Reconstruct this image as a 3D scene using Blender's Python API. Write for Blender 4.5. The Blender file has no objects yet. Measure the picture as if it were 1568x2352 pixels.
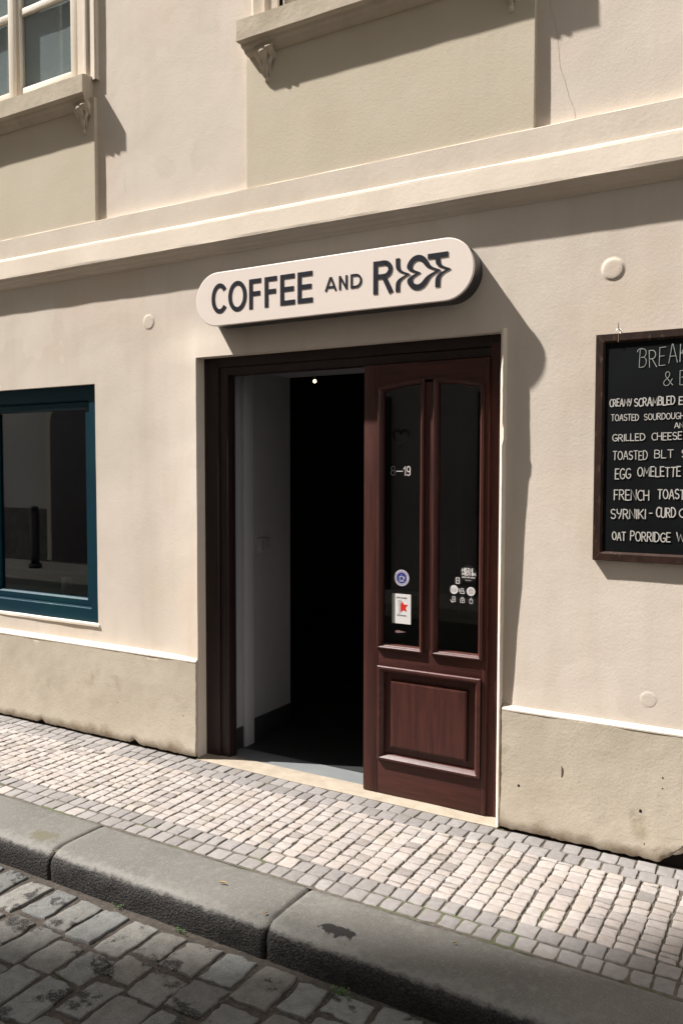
import bpy, bmesh, math, random
from mathutils import Vector, Matrix, noise
R = random.Random(7)
sc = bpy.context.scene
col = sc.collection

# ------------------------------------------------------------------ camera
YAW, PITCH, ROLL = math.radians(30.14), math.radians(-2.837), math.radians(.095)
cam_d = bpy.data.cameras.new("camera"); cam = bpy.data.objects.new("camera", cam_d); col.objects.link(cam)
_r = Vector((math.cos(YAW), math.sin(YAW), 0)); _f = Vector((-math.sin(YAW), math.cos(YAW), 0)); _u = Vector((0, 0, 1))
_f2 = _f*math.cos(PITCH) + _u*math.sin(PITCH); _u2 = _u*math.cos(PITCH) - _f*math.sin(PITCH)
_r3 = _r*math.cos(ROLL) + _u2*math.sin(ROLL); _u3 = _u2*math.cos(ROLL) - _r*math.sin(ROLL)
M4 = Matrix((_r3, _u3, -_f2)).transposed().to_4x4(); M4.translation = Vector((0, -3.6, 1.652))
cam.matrix_world = M4
cam_d.sensor_width = 36; cam_d.sensor_fit = 'AUTO'; cam_d.lens = 1885/2352*36
cam_d.clip_start = .05; cam_d.clip_end = 500
sc.camera = cam

# ------------------------------------------------------------------ light
SUN_TRAVEL = Vector((2.55, 1.0, -3.65))
w = bpy.data.worlds.new("World"); sc.world = w; w.use_nodes = True
nt = w.node_tree; bg = nt.nodes['Background']
sky = nt.nodes.new('ShaderNodeTexSky'); sky.sky_type = 'NISHITA'; sky.sun_disc = False
sky.sun_elevation = math.radians(53); sky.sun_rotation = math.atan2(-SUN_TRAVEL.x, -SUN_TRAVEL.y)
hs = nt.nodes.new('ShaderNodeHueSaturation'); hs.inputs['Saturation'].default_value = .12
nt.links.new(sky.outputs[0], hs.inputs['Color']); nt.links.new(hs.outputs[0], bg.inputs[0])
bg.inputs[1].default_value = .115
sun_d = bpy.data.lights.new("sun", 'SUN'); sun_d.energy = 3.3; sun_d.angle = math.radians(.85); sun_d.color = (1, .965, .925)
sun = bpy.data.objects.new("sun", sun_d); col.objects.link(sun)
sun.rotation_euler = SUN_TRAVEL.to_track_quat('-Z', 'Y').to_euler(); sun.location = (-10, -4, 15)
vs = sc.view_settings; vs.view_transform = 'Standard'; vs.look = 'None'; vs.gamma = 1; vs.exposure = 1.85

# ------------------------------------------------------------------ materials
def mat(name, c, rough=.8, c2=None, scale=3, bump=0, bscale=60, spec=.3, c3=None, scale3=.8, detail=6, metal=0, stretch=None, b2=None, tone=None, ramp=(.35, .65), r3=(.52, .68), fleck=()):
    m = bpy.data.materials.new(name); m.use_nodes = True
    t = m.node_tree; N = t.nodes; Lk = t.links.new; p = N['Principled BSDF']
    p.inputs['Roughness'].default_value = rough; p.inputs['Specular IOR Level'].default_value = spec; p.inputs['Metallic'].default_value = metal
    tc = N.new('ShaderNodeTexCoord'); vec = tc.outputs['Object']
    if stretch:
        mp = N.new('ShaderNodeMapping'); mp.inputs['Scale'].default_value = stretch; Lk(vec, mp.inputs[0]); vec = mp.outputs[0]
    def nz(s, d=6):
        n = N.new('ShaderNodeTexNoise'); n.inputs['Scale'].default_value = s; n.inputs['Detail'].default_value = d
        n.inputs['Roughness'].default_value = .6; Lk(vec, n.inputs['Vector']); return n.outputs['Fac']
    def rmp(f, a, b):
        r = N.new('ShaderNodeMapRange'); r.inputs[1].default_value = a; r.inputs[2].default_value = b; Lk(f, r.inputs[0]); return r.outputs[0]
    def mix(f, a, b, mode='MIX'):
        x = N.new('ShaderNodeMix'); x.data_type = 'RGBA'; x.blend_type = mode
        if isinstance(f, (int, float)): x.inputs[0].default_value = f
        else: Lk(f, x.inputs[0])
        for q, i in ((a, 6), (b, 7)):
            if isinstance(q, tuple): x.inputs[i].default_value = (*q, 1)
            else: Lk(q, x.inputs[i])
        return x.outputs[2]
    cur = c
    if c2: cur = mix(rmp(nz(scale, detail), *ramp), cur, c2)
    if c3: cur = mix(rmp(nz(scale3, 8), *r3), cur, c3)
    for fc, fs, lo, hi in fleck: cur = mix(rmp(nz(fs, 2), lo, hi), cur, fc)
    if tone:
        a = N.new('ShaderNodeAttribute'); a.attribute_name = 'tone'
        cur = mix(1.0, cur if not isinstance(cur, tuple) else cur, a.outputs['Color'], 'MULTIPLY')
    if isinstance(cur, tuple): p.inputs['Base Color'].default_value = (*cur, 1)
    else: Lk(cur, p.inputs['Base Color'])
    if bump:
        b = N.new('ShaderNodeBump'); b.inputs['Strength'].default_value = 1; b.inputs['Distance'].default_value = bump
        Lk(nz(bscale, 5), b.inputs['Height']); out = b.outputs[0]
        if b2:
            q = N.new('ShaderNodeBump'); q.inputs['Strength'].default_value = 1; q.inputs['Distance'].default_value = b2[0]
            Lk(nz(b2[1], 3), q.inputs['Height']); Lk(out, q.inputs['Normal']); out = q.outputs[0]
        Lk(out, p.inputs['Normal'])
    m['_h'] = 0
    return m, t, p, nz, rmp, mix, tc
def M(*a, **k): return mat(*a, **k)[0]

def plaster_mat(name, *a, **k):
    m, t, p, nz, rmp, mix, tc = mat(name, *a, **k)
    N = t.nodes; L = t.links.new; src = p.inputs['Base Color'].links[0].from_socket
    mp = N.new('ShaderNodeMapping'); mp.inputs['Scale'].default_value = (9, 9, .9); L(tc.outputs['Object'], mp.inputs[0])
    n = N.new('ShaderNodeTexNoise'); n.inputs['Scale'].default_value = 1; n.inputs['Detail'].default_value = 7; L(mp.outputs[0], n.inputs['Vector'])
    c = mix(1.0, src, mix(rmp(n.outputs['Fac'], .5, .72), (1, 1, 1), (.955, .945, .925)), 'MULTIPLY')      # rain streaks
    v = N.new('ShaderNodeTexVoronoi'); v.inputs['Scale'].default_value = 1.1; v.feature = 'F1'
    w_ = N.new('ShaderNodeMapping'); w_.inputs['Scale'].default_value = (1, 1, 1.6); L(tc.outputs['Object'], w_.inputs[0])
    ad = N.new('ShaderNodeVectorMath'); ad.operation = 'ADD'; L(w_.outputs[0], ad.inputs[0]); nn = N.new('ShaderNodeTexNoise'); nn.inputs['Scale'].default_value = 2.5; L(tc.outputs['Object'], nn.inputs['Vector']); L(nn.outputs['Color'], ad.inputs[1]); L(ad.outputs[0], v.inputs['Vector'])
    c = mix(1.0, c, mix(v.outputs['Color'], (.95, .945, .935), (1.03, 1.03, 1.03)), 'MULTIPLY')             # repainted patches
    s_ = rmp(nz(150, 2), .7, .76); c = mix(s_, c, (.42, .35, .28))                                       # flecks
    L(c, p.inputs['Base Color']); return m
plaster = plaster_mat('plaster', (.65, .573, .492), .95, c2=(.6, .525, .447), scale=1.6, bump=.0007, bscale=85, b2=(.0007, 14), c3=(.62, .52, .425), scale3=.9, spec=.1)
plaster_panel = M('panel_plaster', (.56, .49, .385), .95, c2=(.525, .455, .35), scale=2.2, bump=.0008, bscale=90, b2=(.0006, 12), spec=.1)
plaster_trim = M('trim_plaster', (.63, .55, .46), .95, c2=(.58, .5, .41), scale=2.5, bump=.0008, bscale=60, b2=(.001, 12), spec=.1)
sill_stone = M('sill_plaster', (.52, .45, .355), .95, c2=(.44, .375, .29), scale=7, bump=.0012, bscale=60, b2=(.0015, 20), c3=(.37, .31, .23), scale3=3, spec=.1)
# plinth: dirtier towards its foot, blotchy
_m, _t, _p, _nz, _rmp, _mix, _tc = mat('plinth_plaster', (.51, .447, .358), .95, c2=(.45, .388, .305), scale=2.5, bump=.001, bscale=80, b2=(.001, 22), spec=.1, c3=(.39, .34, .265), scale3=1.7, r3=(.5, .75), fleck=(((.3, .25, .18), 120, .66, .74),))
def plinth_dirt(t, p, nz, rmp, mix, tc):
    N = t.nodes; L = t.links.new
    src = p.inputs['Base Color'].links[0].from_socket
    sp = N.new('ShaderNodeSeparateXYZ'); L(tc.outputs['Object'], sp.inputs[0])
    a = N.new('ShaderNodeMath'); a.operation = 'MULTIPLY_ADD'; L(nz(7), a.inputs[0]); a.inputs[1].default_value = -.22; L(sp.outputs['Z'], a.inputs[2])
    f = rmp(a.outputs[0], -.035, -.105)
    c = mix(f, src, (.25, .195, .135))
    s = rmp(nz(4.3), .6, .72); c = mix(s, c, (.35, .29, .21))
    L(c, p.inputs['Base Color'])
plinth_dirt(_t, _p, _nz, _rmp, _mix, _tc); plinth_m = _m
dark_gap = M('dirt_gap', (.012, .009, .008), 1)
cobble_m = M('mosaic_stone', (.28, .25, .23), .8, c2=(.232, .204, .187), scale=40, bump=.0012, bscale=130, tone=True, spec=.25, c3=(.24, .21, .18), scale3=7)
mortar_m = M('joint_sand', (.1, .085, .068), 1, c2=(.05, .042, .034), scale=40, bump=.004, bscale=150, c3=(.07, .08, .035), scale3=3)
road_bed = M('road_dirt', (.05, .041, .032), 1, c2=(.025, .02, .017), scale=30, bump=.005, bscale=140, c3=(.075, .063, .051), scale3=60)
sett_m = M('granite_sett', (.116, .113, .104), .8, c2=(.08, .078, .072), scale=22, bump=.002, bscale=90, tone=True, b2=(.003, 22), c3=(.012, .011, .01), scale3=6, spec=.3, r3=(.57, .615), fleck=(((.17, .16, .145), 190, .58, .68), ((.03, .028, .026), 230, .62, .7)))
far_road = M('far_road', (.09, .085, .075), .85, c2=(.05, .046, .04), scale=6, bump=.01, bscale=12)
far_pave = M('far_pavement', (.4, .37, .32), .9, c2=(.32, .29, .25), scale=14)
asph = M('ground_earth', (.1, .095, .085), .9, c2=(.07, .065, .06), scale=2)
def kerb_material():
    m, t, p, nz, rmp, mix, tc = mat('kerb_granite', (.106, .1, .089), .8, c2=(.085, .08, .071), scale=3, bump=.0015, bscale=130, spec=.3, fleck=(((.15, .143, .128), 210, .58, .68), ((.05, .047, .042), 250, .6, .68)))
    N = t.nodes; L = t.links.new
    src = p.inputs['Base Color'].links[0].from_socket
    v = N.new('ShaderNodeTexVoronoi'); v.inputs['Scale'].default_value = 55; L(tc.outputs['Object'], v.inputs['Vector'])
    c = mix(rmp(v.outputs['Distance'], .22, .1), src, (.125, .119, .107))
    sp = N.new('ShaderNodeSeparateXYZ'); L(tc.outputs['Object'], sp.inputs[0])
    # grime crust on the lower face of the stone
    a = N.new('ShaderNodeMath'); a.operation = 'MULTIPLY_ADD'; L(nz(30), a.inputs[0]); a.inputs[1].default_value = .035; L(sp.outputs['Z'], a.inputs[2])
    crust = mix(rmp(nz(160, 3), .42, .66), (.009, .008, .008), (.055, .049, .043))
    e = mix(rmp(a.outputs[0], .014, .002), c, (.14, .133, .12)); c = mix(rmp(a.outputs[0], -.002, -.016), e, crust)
    # oil / water stains with outlines of their own
    for (cx, cy, rx, ry, colr) in ((-3.0, -1.12, .085, .05, (.085, .076, .052)), (-1.46, -1.12, .075, .035, (.012, .011, .011))):
        mp = N.new('ShaderNodeMapping'); mp.vector_type = 'POINT'
        mp.inputs['Location'].default_value = (-cx/rx, -cy/ry, 0); mp.inputs['Scale'].default_value = (1/rx, 1/ry, 0)
        L(tc.outputs['Object'], mp.inputs[0])
        ln = N.new('ShaderNodeVectorMath'); ln.operation = 'LENGTH'; L(mp.outputs[0], ln.inputs[0])
        a = N.new('ShaderNodeMath'); a.operation = 'MULTIPLY_ADD'; L(nz(26), a.inputs[0]); a.inputs[1].default_value = 2.2; L(ln.outputs['Value'], a.inputs[2])
        c = mix(rmp(a.outputs[0], 2.0, 1.85), c, colr)
    L(c, p.inputs['Base Color'])
    b = N.new('ShaderNodeBump'); b.inputs['Distance'].default_value = .012
    a = N.new('ShaderNodeMath'); a.operation = 'MULTIPLY'; L(nz(120, 3), a.inputs[0]); L(rmp(sp.outputs['Z'], 0, -.04), a.inputs[1])
    L(a.outputs[0], b.inputs['Height']); L(p.inputs['Normal'].links[0].from_socket, b.inputs['Normal']); L(b.outputs[0], p.inputs['Normal'])
    return m
kerb_m = kerb_material()
wood = M('mahogany', (.075, .023, .017), .42, c2=(.037, .012, .01), scale=5, bump=.0006, bscale=40, stretch=(9, 9, .8), spec=.3, ramp=(.3, .7))
wood_h = M('mahogany_rail', (.074, .023, .017), .42, c2=(.037, .012, .01), scale=5, bump=.0006, bscale=40, stretch=(.8, 9, 9), spec=.3, ramp=(.3, .7))
wood_dark = M('dark_frame_wood', (.02, .008, .007), .5, c2=(.011, .005, .004), scale=5, stretch=(9, 9, .8), spec=.4)
teal = M('teal_paint', (.0009, .022, .038), .5, c2=(.0011, .026, .04), scale=3, bump=.0006, bscale=50, spec=.15, c3=(.0011, .032, .034), scale3=2)
white_paint = M('white_window_paint', (.72, .65, .55), .5, c2=(.66, .59, .48), scale=5, bump=.0005, bscale=60)
curtain_m = M('curtain_cloth', (.25, .29, .29), .95, c2=(.2, .235, .24), scale=140, bump=.001, bscale=200, detail=3)
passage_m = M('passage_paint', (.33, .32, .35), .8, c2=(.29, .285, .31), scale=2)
skirt_m = M('skirting_tile', (.03, .03, .035), .5)
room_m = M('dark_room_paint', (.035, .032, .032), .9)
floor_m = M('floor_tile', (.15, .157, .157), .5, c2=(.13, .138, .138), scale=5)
thresh_m = M('threshold_concrete', (.3, .255, .2), .9, c2=(.24, .2, .15), scale=12, bump=.002, bscale=80)
sign_face = M('cream_acrylic', (.78, .68, .61), .35, spec=.4)
sign_black = M('black_casing', (.012, .012, .014), .35, spec=.5)
letter_m = M('sign_letter_vinyl', (.012, .013, .02), .4)
slate_m = M('chalkboard', (.002, .0025, .0035), .7, c2=(.004, .005, .006), scale=4, spec=.12)
chalk_m = M('chalk_marker', (.55, .52, .48), .9, c2=(.43, .41, .38), scale=60)
chalk_thin = M('thin_chalk', (.4, .42, .38), .9, c2=(.26, .28, .26), scale=90)
board_wood = M('worn_board_wood', (.036, .016, .01), .6, c2=(.019, .009, .006), scale=6, stretch=(6, 6, 2), bump=.001, bscale=60, c3=(.085, .05, .028), scale3=9, r3=(.58, .68), spec=.2)
steel = M('steel', (.5, .48, .45), .35, metal=1)
vinyl_white = M('vinyl_white', (.66, .62, .6), .5)
vinyl_grey = M('vinyl_grey', (.2, .2, .2), .5)
vinyl_black = M('vinyl_black', (.01, .01, .011), .4)
vinyl_blue = M('vinyl_blue', (.035, .045, .2), .4)
vinyl_red = M('vinyl_red', (.6, .03, .02), .4)
card_m = M('card_paper', (.68, .66, .64), .6)
ink_m = M('grey_ink', (.25, .24, .24), .7)
weed_m = M('weed_leaf', (.04, .09, .022), .6, c2=(.06, .11, .03), scale=90)
leaf_m = M('dry_leaf', (.28, .19, .07), .7, c2=(.22, .14, .055), scale=90)
butt_m = M('butt_paper', (.5, .36, .22), .8)
facade2 = M('opposite_plaster', (.42, .37, .3), .9, c2=(.36, .31, .25), scale=.6)
facade3 = M('opposite_plaster_grey', (.34, .32, .29), .9, c2=(.28, .26, .24), scale=.6)
roof_m = M('roof_tile', (.25, .09, .05), .8, c2=(.18, .07, .045), scale=5)
iron = M('cast_iron', (.02, .02, .02), .5)
jar_m = M('jar_wax', (.42, .48, .3), .3)
def glass(name, tint=(.75, .8, .8), k=1.6):
    m = bpy.data.materials.new(name); m.use_nodes = True; t = m.node_tree; N = t.nodes; N.clear()
    o = N.new('ShaderNodeOutputMaterial'); mx = N.new('ShaderNodeMixShader'); tr = N.new('ShaderNodeBsdfTransparent'); gl = N.new('ShaderNodeBsdfGlossy')
    tr.inputs[0].default_value = (*tint, 1); gl.inputs['Roughness'].default_value = .015
    fr = N.new('ShaderNodeFresnel'); ge = N.new('ShaderNodeNewGeometry'); ma = N.new('ShaderNodeMath'); ma.operation = 'MULTIPLY_ADD'; ma.inputs[1].default_value = 1/1.5-1.5; ma.inputs[2].default_value = 1.5
    t.links.new(ge.outputs['Backfacing'], ma.inputs[0]); t.links.new(ma.outputs[0], fr.inputs['IOR'])
    mu = N.new('ShaderNodeMath'); mu.operation = 'MULTIPLY'; mu.inputs[1].default_value = k; mu.use_clamp = True
    t.links.new(fr.outputs[0], mu.inputs[0]); t.links.new(mu.outputs[0], mx.inputs[0]); t.links.new(tr.outputs[0], mx.inputs[1]); t.links.new(gl.outputs[0], mx.inputs[2]); t.links.new(mx.outputs[0], o.inputs[0])
    return m
glass_m = glass('window_glass', (.6, .64, .64), 2.3); glass_clear = glass('upper_window_glass', (.96, .98, .98), 1.0); glass_dark = glass('door_glass', (.35, .4, .4), 1.3)
lamp_m = bpy.data.materials.new('lamp_bulb'); lamp_m.use_nodes = True
_p = lamp_m.node_tree.nodes['Principled BSDF']; _p.inputs['Emission Color'].default_value = (1, .72, .4, 1); _p.inputs['Emission Strength'].default_value = 6

# ------------------------------------------------------------------ helpers
def tag(o, label=None, cat=None, group=None, kind=None):
    if label: o['label'] = label
    if cat: o['category'] = cat
    if group: o['group'] = group
    if kind: o['kind'] = kind
    return o
def thing(name, label, cat, loc=(0, 0, 0), group=None):
    o = bpy.data.objects.new(name, None); col.objects.link(o); o.location = loc; o.empty_display_size = .1
    return tag(o, label, cat, group)
class MB:
    def __init__(s): s.v = []; s.f = []; s.t = []
    def vert(s, p): s.v.append(tuple(p)); return len(s.v)-1
    def face(s, ids, tone=None): s.f.append(tuple(ids)); s.t.append(tone)
    def quad(s, a, b, c, d): i = len(s.v); s.v += [tuple(a), tuple(b), tuple(c), tuple(d)]; s.face((i, i+1, i+2, i+3))
    def box(s, x0, x1, y0, y1, z0, z1):
        i = len(s.v)
        s.v += [(x, y, z) for z in (z0, z1) for y in (y0, y1) for x in (x0, x1)]
        for f in ((0, 2, 3, 1), (4, 5, 7, 6), (0, 1, 5, 4), (2, 6, 7, 3), (0, 4, 6, 2), (1, 3, 7, 5)): s.face([i+k for k in f])
    def prism(s, prof, x0, x1, step=.06, jit=.0, cap=True):
        """closed (y,z) profile run along x, with slight hand-made unevenness"""
        n = max(1, int((x1-x0)/step)); rows = []
        for k in range(n+1):
            x = x0+(x1-x0)*k/n
            rows.append([s.vert((x, y+jit*noise.noise((x*5, j*3.1, 1)), z+jit*1.3*noise.noise((x*4, j*2.3, 7)))) for j, (y, z) in enumerate(prof)])
        m = len(prof)
        for a, b in zip(rows, rows[1:]):
            for j in range(m): s.face((a[j], a[(j+1) % m], b[(j+1) % m], b[j]))
        if cap: s.face(rows[0][::-1]); s.face(rows[-1])
    def poly(s, pts, y0, y1):
        """flat outline in the wall plane (x,z) given a thickness y0(front)..y1(back)"""
        n = len(pts); a = [s.vert((x, y0, z)) for x, z in pts]; b = [s.vert((x, y1, z)) for x, z in pts]
        s.face(a); s.face(b[::-1])
        for k in range(n): s.face((a[k], b[k], b[(k+1) % n], a[(k+1) % n]))
    def build(s, name, m, parent=None, smooth=False, bevel=0, seg=2, weld=False):
        me = bpy.data.meshes.new(name); me.from_pydata(s.v, [], s.f)
        if any(t is not None for t in s.t):
            ca = me.color_attributes.new('tone', 'FLOAT_COLOR', 'CORNER')
            li = 0
            for f, t in zip(s.f, s.t):
                t = t or (1, 1, 1)
                for _ in f: ca.data[li].color = (*t, 1); li += 1
        bm = bmesh.new(); bm.from_mesh(me)
        if weld: bmesh.ops.remove_doubles(bm, verts=bm.verts, dist=1e-5)
        if not any(t is not None for t in s.t) or weld: bmesh.ops.recalc_face_normals(bm, faces=bm.faces)
        if bevel: bmesh.ops.bevel(bm, geom=list(bm.edges), offset=bevel, segments=seg, affect='EDGES', profile=.6, clamp_overlap=True)
        if smooth or bevel:
            for f in bm.faces: f.smooth = True
            if bevel:
                for e in bm.edges:
                    if e.calc_face_angle(0) > .9: e.smooth = False
        bm.to_mesh(me); bm.free()
        me.materials.append(m)
        o = bpy.data.objects.new(name, me); col.objects.link(o)
        if parent:
            o.parent = parent; bpy.context.view_layer.update(); o.matrix_parent_inverse = parent.matrix_world.inverted()
        return o
def box(name, m, parent, x0, x1, y0, y1, z0, z1, bevel=0.003):
    b = MB(); b.box(x0, x1, y0, y1, z0, z1); return b.build(name, m, parent, bevel=bevel)
def offset_poly(pts, d):
    """inset a CCW polygon (x,z) by d with mitres"""
    n = len(pts); out = []
    for i in range(n):
        p0, p1, p2 = Vector(pts[i-1]), Vector(pts[i]), Vector(pts[(i+1) % n])
        e1 = (p1-p0).normalized(); e2 = (p2-p1).normalized()
        n1 = Vector((-e1.y, e1.x)); n2 = Vector((-e2.y, e2.x)); b = (n1+n2)
        b = b/max(.3, b.dot(n1)) if b.length > 1e-6 else n1
        out.append((p1.x+b.x*d, p1.y+b.y*d))
    return out
def sweep(b, pts, prof):
    """moulding: closed path pts (x,z); profile [(inset, y)...]"""
    rows = [[b.vert((x, y, z)) for x, z in offset_poly(pts, d)] for d, y in prof]
    n = len(pts)
    for r0, r1 in zip(rows, rows[1:]):
        for k in range(n): b.face((r0[k], r0[(k+1) % n], r1[(k+1) % n], r1[k]))
    return rows
def rect(x0, x1, z0, z1): return [(x0, z0), (x1, z0), (x1, z1), (x0, z1)]
def ribbon(b, pts, wd, y, th=.0012, cap=0):
    """flat stroke of width wd along an (x,z) polyline, facing -y"""
    n = len(pts); closed = n > 3 and (Vector(pts[0])-Vector(pts[-1])).length < 1e-6
    if closed: pts = pts[:-1]; n -= 1
    L = []; Rr = []
    for i in range(n):
        p = Vector(pts[i])
        a = Vector(pts[i-1]) if (i or closed) else None; c = Vector(pts[(i+1) % n]) if (i < n-1 or closed) else None
        d1 = (p-a).normalized() if a is not None and (p-a).length > 1e-9 else None
        d2 = (c-p).normalized() if c is not None and (c-p).length > 1e-9 else None
        d1 = d1 or d2; d2 = d2 or d1
        n1 = Vector((-d1.y, d1.x)); n2 = Vector((-d2.y, d2.x)); m = n1+n2
        m = m/max(.5, m.dot(n1)) if m.length > 1e-6 else n1
        L.append(p+m*wd/2); Rr.append(p-m*wd/2)
    idx = [(b.vert((l.x, y, l.y)), b.vert((r.x, y, r.y)), b.vert((l.x, y+th, l.y)), b.vert((r.x, y+th, r.y))) for l, r in zip(L, Rr)]
    rng = range(n if closed else n-1)
    for i in rng:
        p, q = idx[i], idx[(i+1) % n]
        b.face((p[0], p[1], q[1], q[0])); b.face((p[0], q[0], q[2], p[2])); b.face((p[1], p[3], q[3], q[1]))
    if not closed:
        p = idx[0]; b.face((p[0], p[2], p[3], p[1])); p = idx[-1]; b.face((p[0], p[1], p[3], p[2]))
    if cap:
        for p in (pts[0], pts[-1]): disc(b, p[0], p[1], wd/2, y-.00005, th, 8)
def disc(b, x, z, r, y, th=.001, n=24, rz=None):
    b.poly([(x+r*math.cos(2*math.pi*k/n), z+(rz or r)*math.sin(2*math.pi*k/n)) for k in range(n)], y, y+th)
def arc(cx, cy, rx, ry, a0, a1, n=14):
    return [(cx+rx*math.cos(math.radians(a0+(a1-a0)*k/n)), cy+ry*math.sin(math.radians(a0+(a1-a0)*k/n))) for k in range(n+1)]
def dens(p, n=16):
    out = []
    for a, c in zip(p, p[1:]):
        out += [(a[0]+(c[0]-a[0])*k/n, a[1]+(c[1]-a[1])*k/n) for k in range(n)]
    return out+[p[-1]]
# hand lettering: (width, strokes) on a unit-high letter
G = {
 'A': (.62, [[(0, 0), (.28, 1), (.34, 1), (.62, 0)], [(.1, .36), (.53, .36)]]),
 'B': (.5, [[(0, 0), (0, 1)], [(0, 1), (.22, 1)]+arc(.24, .77, .22, .23, 90, -90, 8)+[(.1, .54)], [(.1, .54), (.24, .54)]+arc(.26, .27, .25, .27, 90, -90, 8)+[(0, 0)]]),
 'C': (.5, [arc(.33, .5, .33, .5, 55, 305, 16)]),
 'D': (.56, [[(0, 0), (0, 1)], [(0, 1), (.16, 1)]+arc(.16, .5, .4, .5, 90, -90, 12)+[(0, 0)]]),
 'E': (.44, [[(.44, 1), (0, 1), (0, 0), (.44, 0)], [(0, .52), (.36, .52)]]),
 'F': (.42, [[(.42, 1), (0, 1), (0, 0)], [(0, .52), (.34, .52)]]),
 'G': (.58, [arc(.33, .5, .33, .5, 50, 330, 16)+[(.58, .42), (.34, .42)]]),
 'H': (.54, [[(0, 0), (0, 1)], [(.54, 0), (.54, 1)], [(0, .5), (.54, .5)]]),
 'I': (.06, [[(.03, 0), (.03, 1)]]),
 'J': (.4, [[(.36, 1), (.36, .25)]+arc(.18, .22, .18, .22, 0, -170, 8)]),
 'K': (.5, [[(0, 0), (0, 1)], [(.48, 1), (0, .42)], [(.12, .56), (.5, 0)]]),
 'L': (.42, [[(0, 1), (0, 0), (.42, 0)]]),
 'M': (.7, [[(0, 0), (.06, 1), (.35, .3), (.64, 1), (.7, 0)]]),
 'N': (.56, [[(0, 0), (0, 1), (.56, 0), (.56, 1)]]),
 'O': (.62, [arc(.31, .5, .31, .5, 90, 450, 20)]),
 'P': (.48, [[(0, 0), (0, 1)], [(0, 1), (.22, 1)]+arc(.22, .75, .25, .25, 90, -90, 8)+[(0, .5)]]),
 'R': (.52, [[(0, 0), (0, 1)], [(0, 1), (.22, 1)]+arc(.22, .75, .25, .25, 90, -90, 8)+[(0, .5)], [(.2, .5), (.52, 0)]]),
 'S': (.48, [arc(.24, .75, .23, .25, 40, 250, 10)+arc(.24, .26, .24, .26, 80, -150, 12)]),
 'T': (.54, [[(0, 1), (.54, 1)], [(.27, 1), (.27, 0)]]),
 'U': (.54, [[(0, 1), (0, .28)]+arc(.27, .28, .27, .28, 180, 360, 10)+[(.54, 1)]]),
 'V': (.58, [[(0, 1), (.29, 0), (.58, 1)]]),
 'W': (.8, [[(0, 1), (.2, 0), (.4, .8), (.6, 0), (.8, 1)]]),
 'Y': (.5, [[(0, 1), (.02, .6), (.25, .5)], [(.48, 1), (.38, .35), (.22, 0)]]),
 'Í': (.06, [[(.03, 0), (.03, .86)], [(.02, .95), (.1, 1.1)]]),
 '-': (.3, [[(0, .48), (.3, .48)]]), '–': (.7, [[(0, .45), (.7, .45)]]),
 '1': (.24, [[(0, .72), (.2, 1), (.2, 0)]]), '8': (.44, [arc(.22, .76, .18, .24, 90, 450, 14), arc(.22, .27, .22, .27, 90, 450, 14)]),
 '9': (.44, [arc(.22, .7, .2, .3, 90, 450, 14), [(.42, .7), (.4, .2)]+arc(.22, .2, .19, .2, 0, -150, 8)]),
 '&': (.66, [[(.66, .02), (.2, .62)]+arc(.3, .8, .14, .2, 200, -20, 10)+[(.36, .6), (.1, .36)]+arc(.24, .2, .2, .2, 140, 330, 8)+[(.62, .48)]]),
 ' ': (.5, [])}
def write(b, text, x0, x1, z0, h, wd, y, jit=0, cap=1, slope=0, gap=.17, seed=1):
    rr = random.Random(seed)
    tot = sum(G[c][0]+gap for c in text)-gap
    k = (x1-x0)/tot; x = x0; n = 0
    for c in text:
        dz = rr.uniform(-jit, jit)*h; hh = h*(1+rr.uniform(-jit, jit)*.8); sk = rr.uniform(-jit, jit)*.6
        for st in G[c][1]:
            pts = [(x+k*px+sk*h*(pz-.5), z0+dz+slope*(x+k*px-x0)+hh*pz) for px, pz in st]
            ribbon(b, pts, wd*(1+rr.uniform(-jit, jit)*1.5), y-n*.00002, cap=cap); n += 1
        x += k*(G[c][0]+gap)
def sstep(a, b, x): t = min(1, max(0, (x-a)/(b-a))); return t*t*(3-2*t)
def clamp(x): return min(1, max(0, x))

W = .045     # plane of the plastered wall; the door surround and plinth come forward to y=0
# ------------------------------------------------------------------ the ground
b = MB(); b.quad((-150, -150, -.5), (150, -150, -.5), (150, 150, -.5), (-150, 150, -.5)); tag(b.build('ground', asph), kind='structure')

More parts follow.
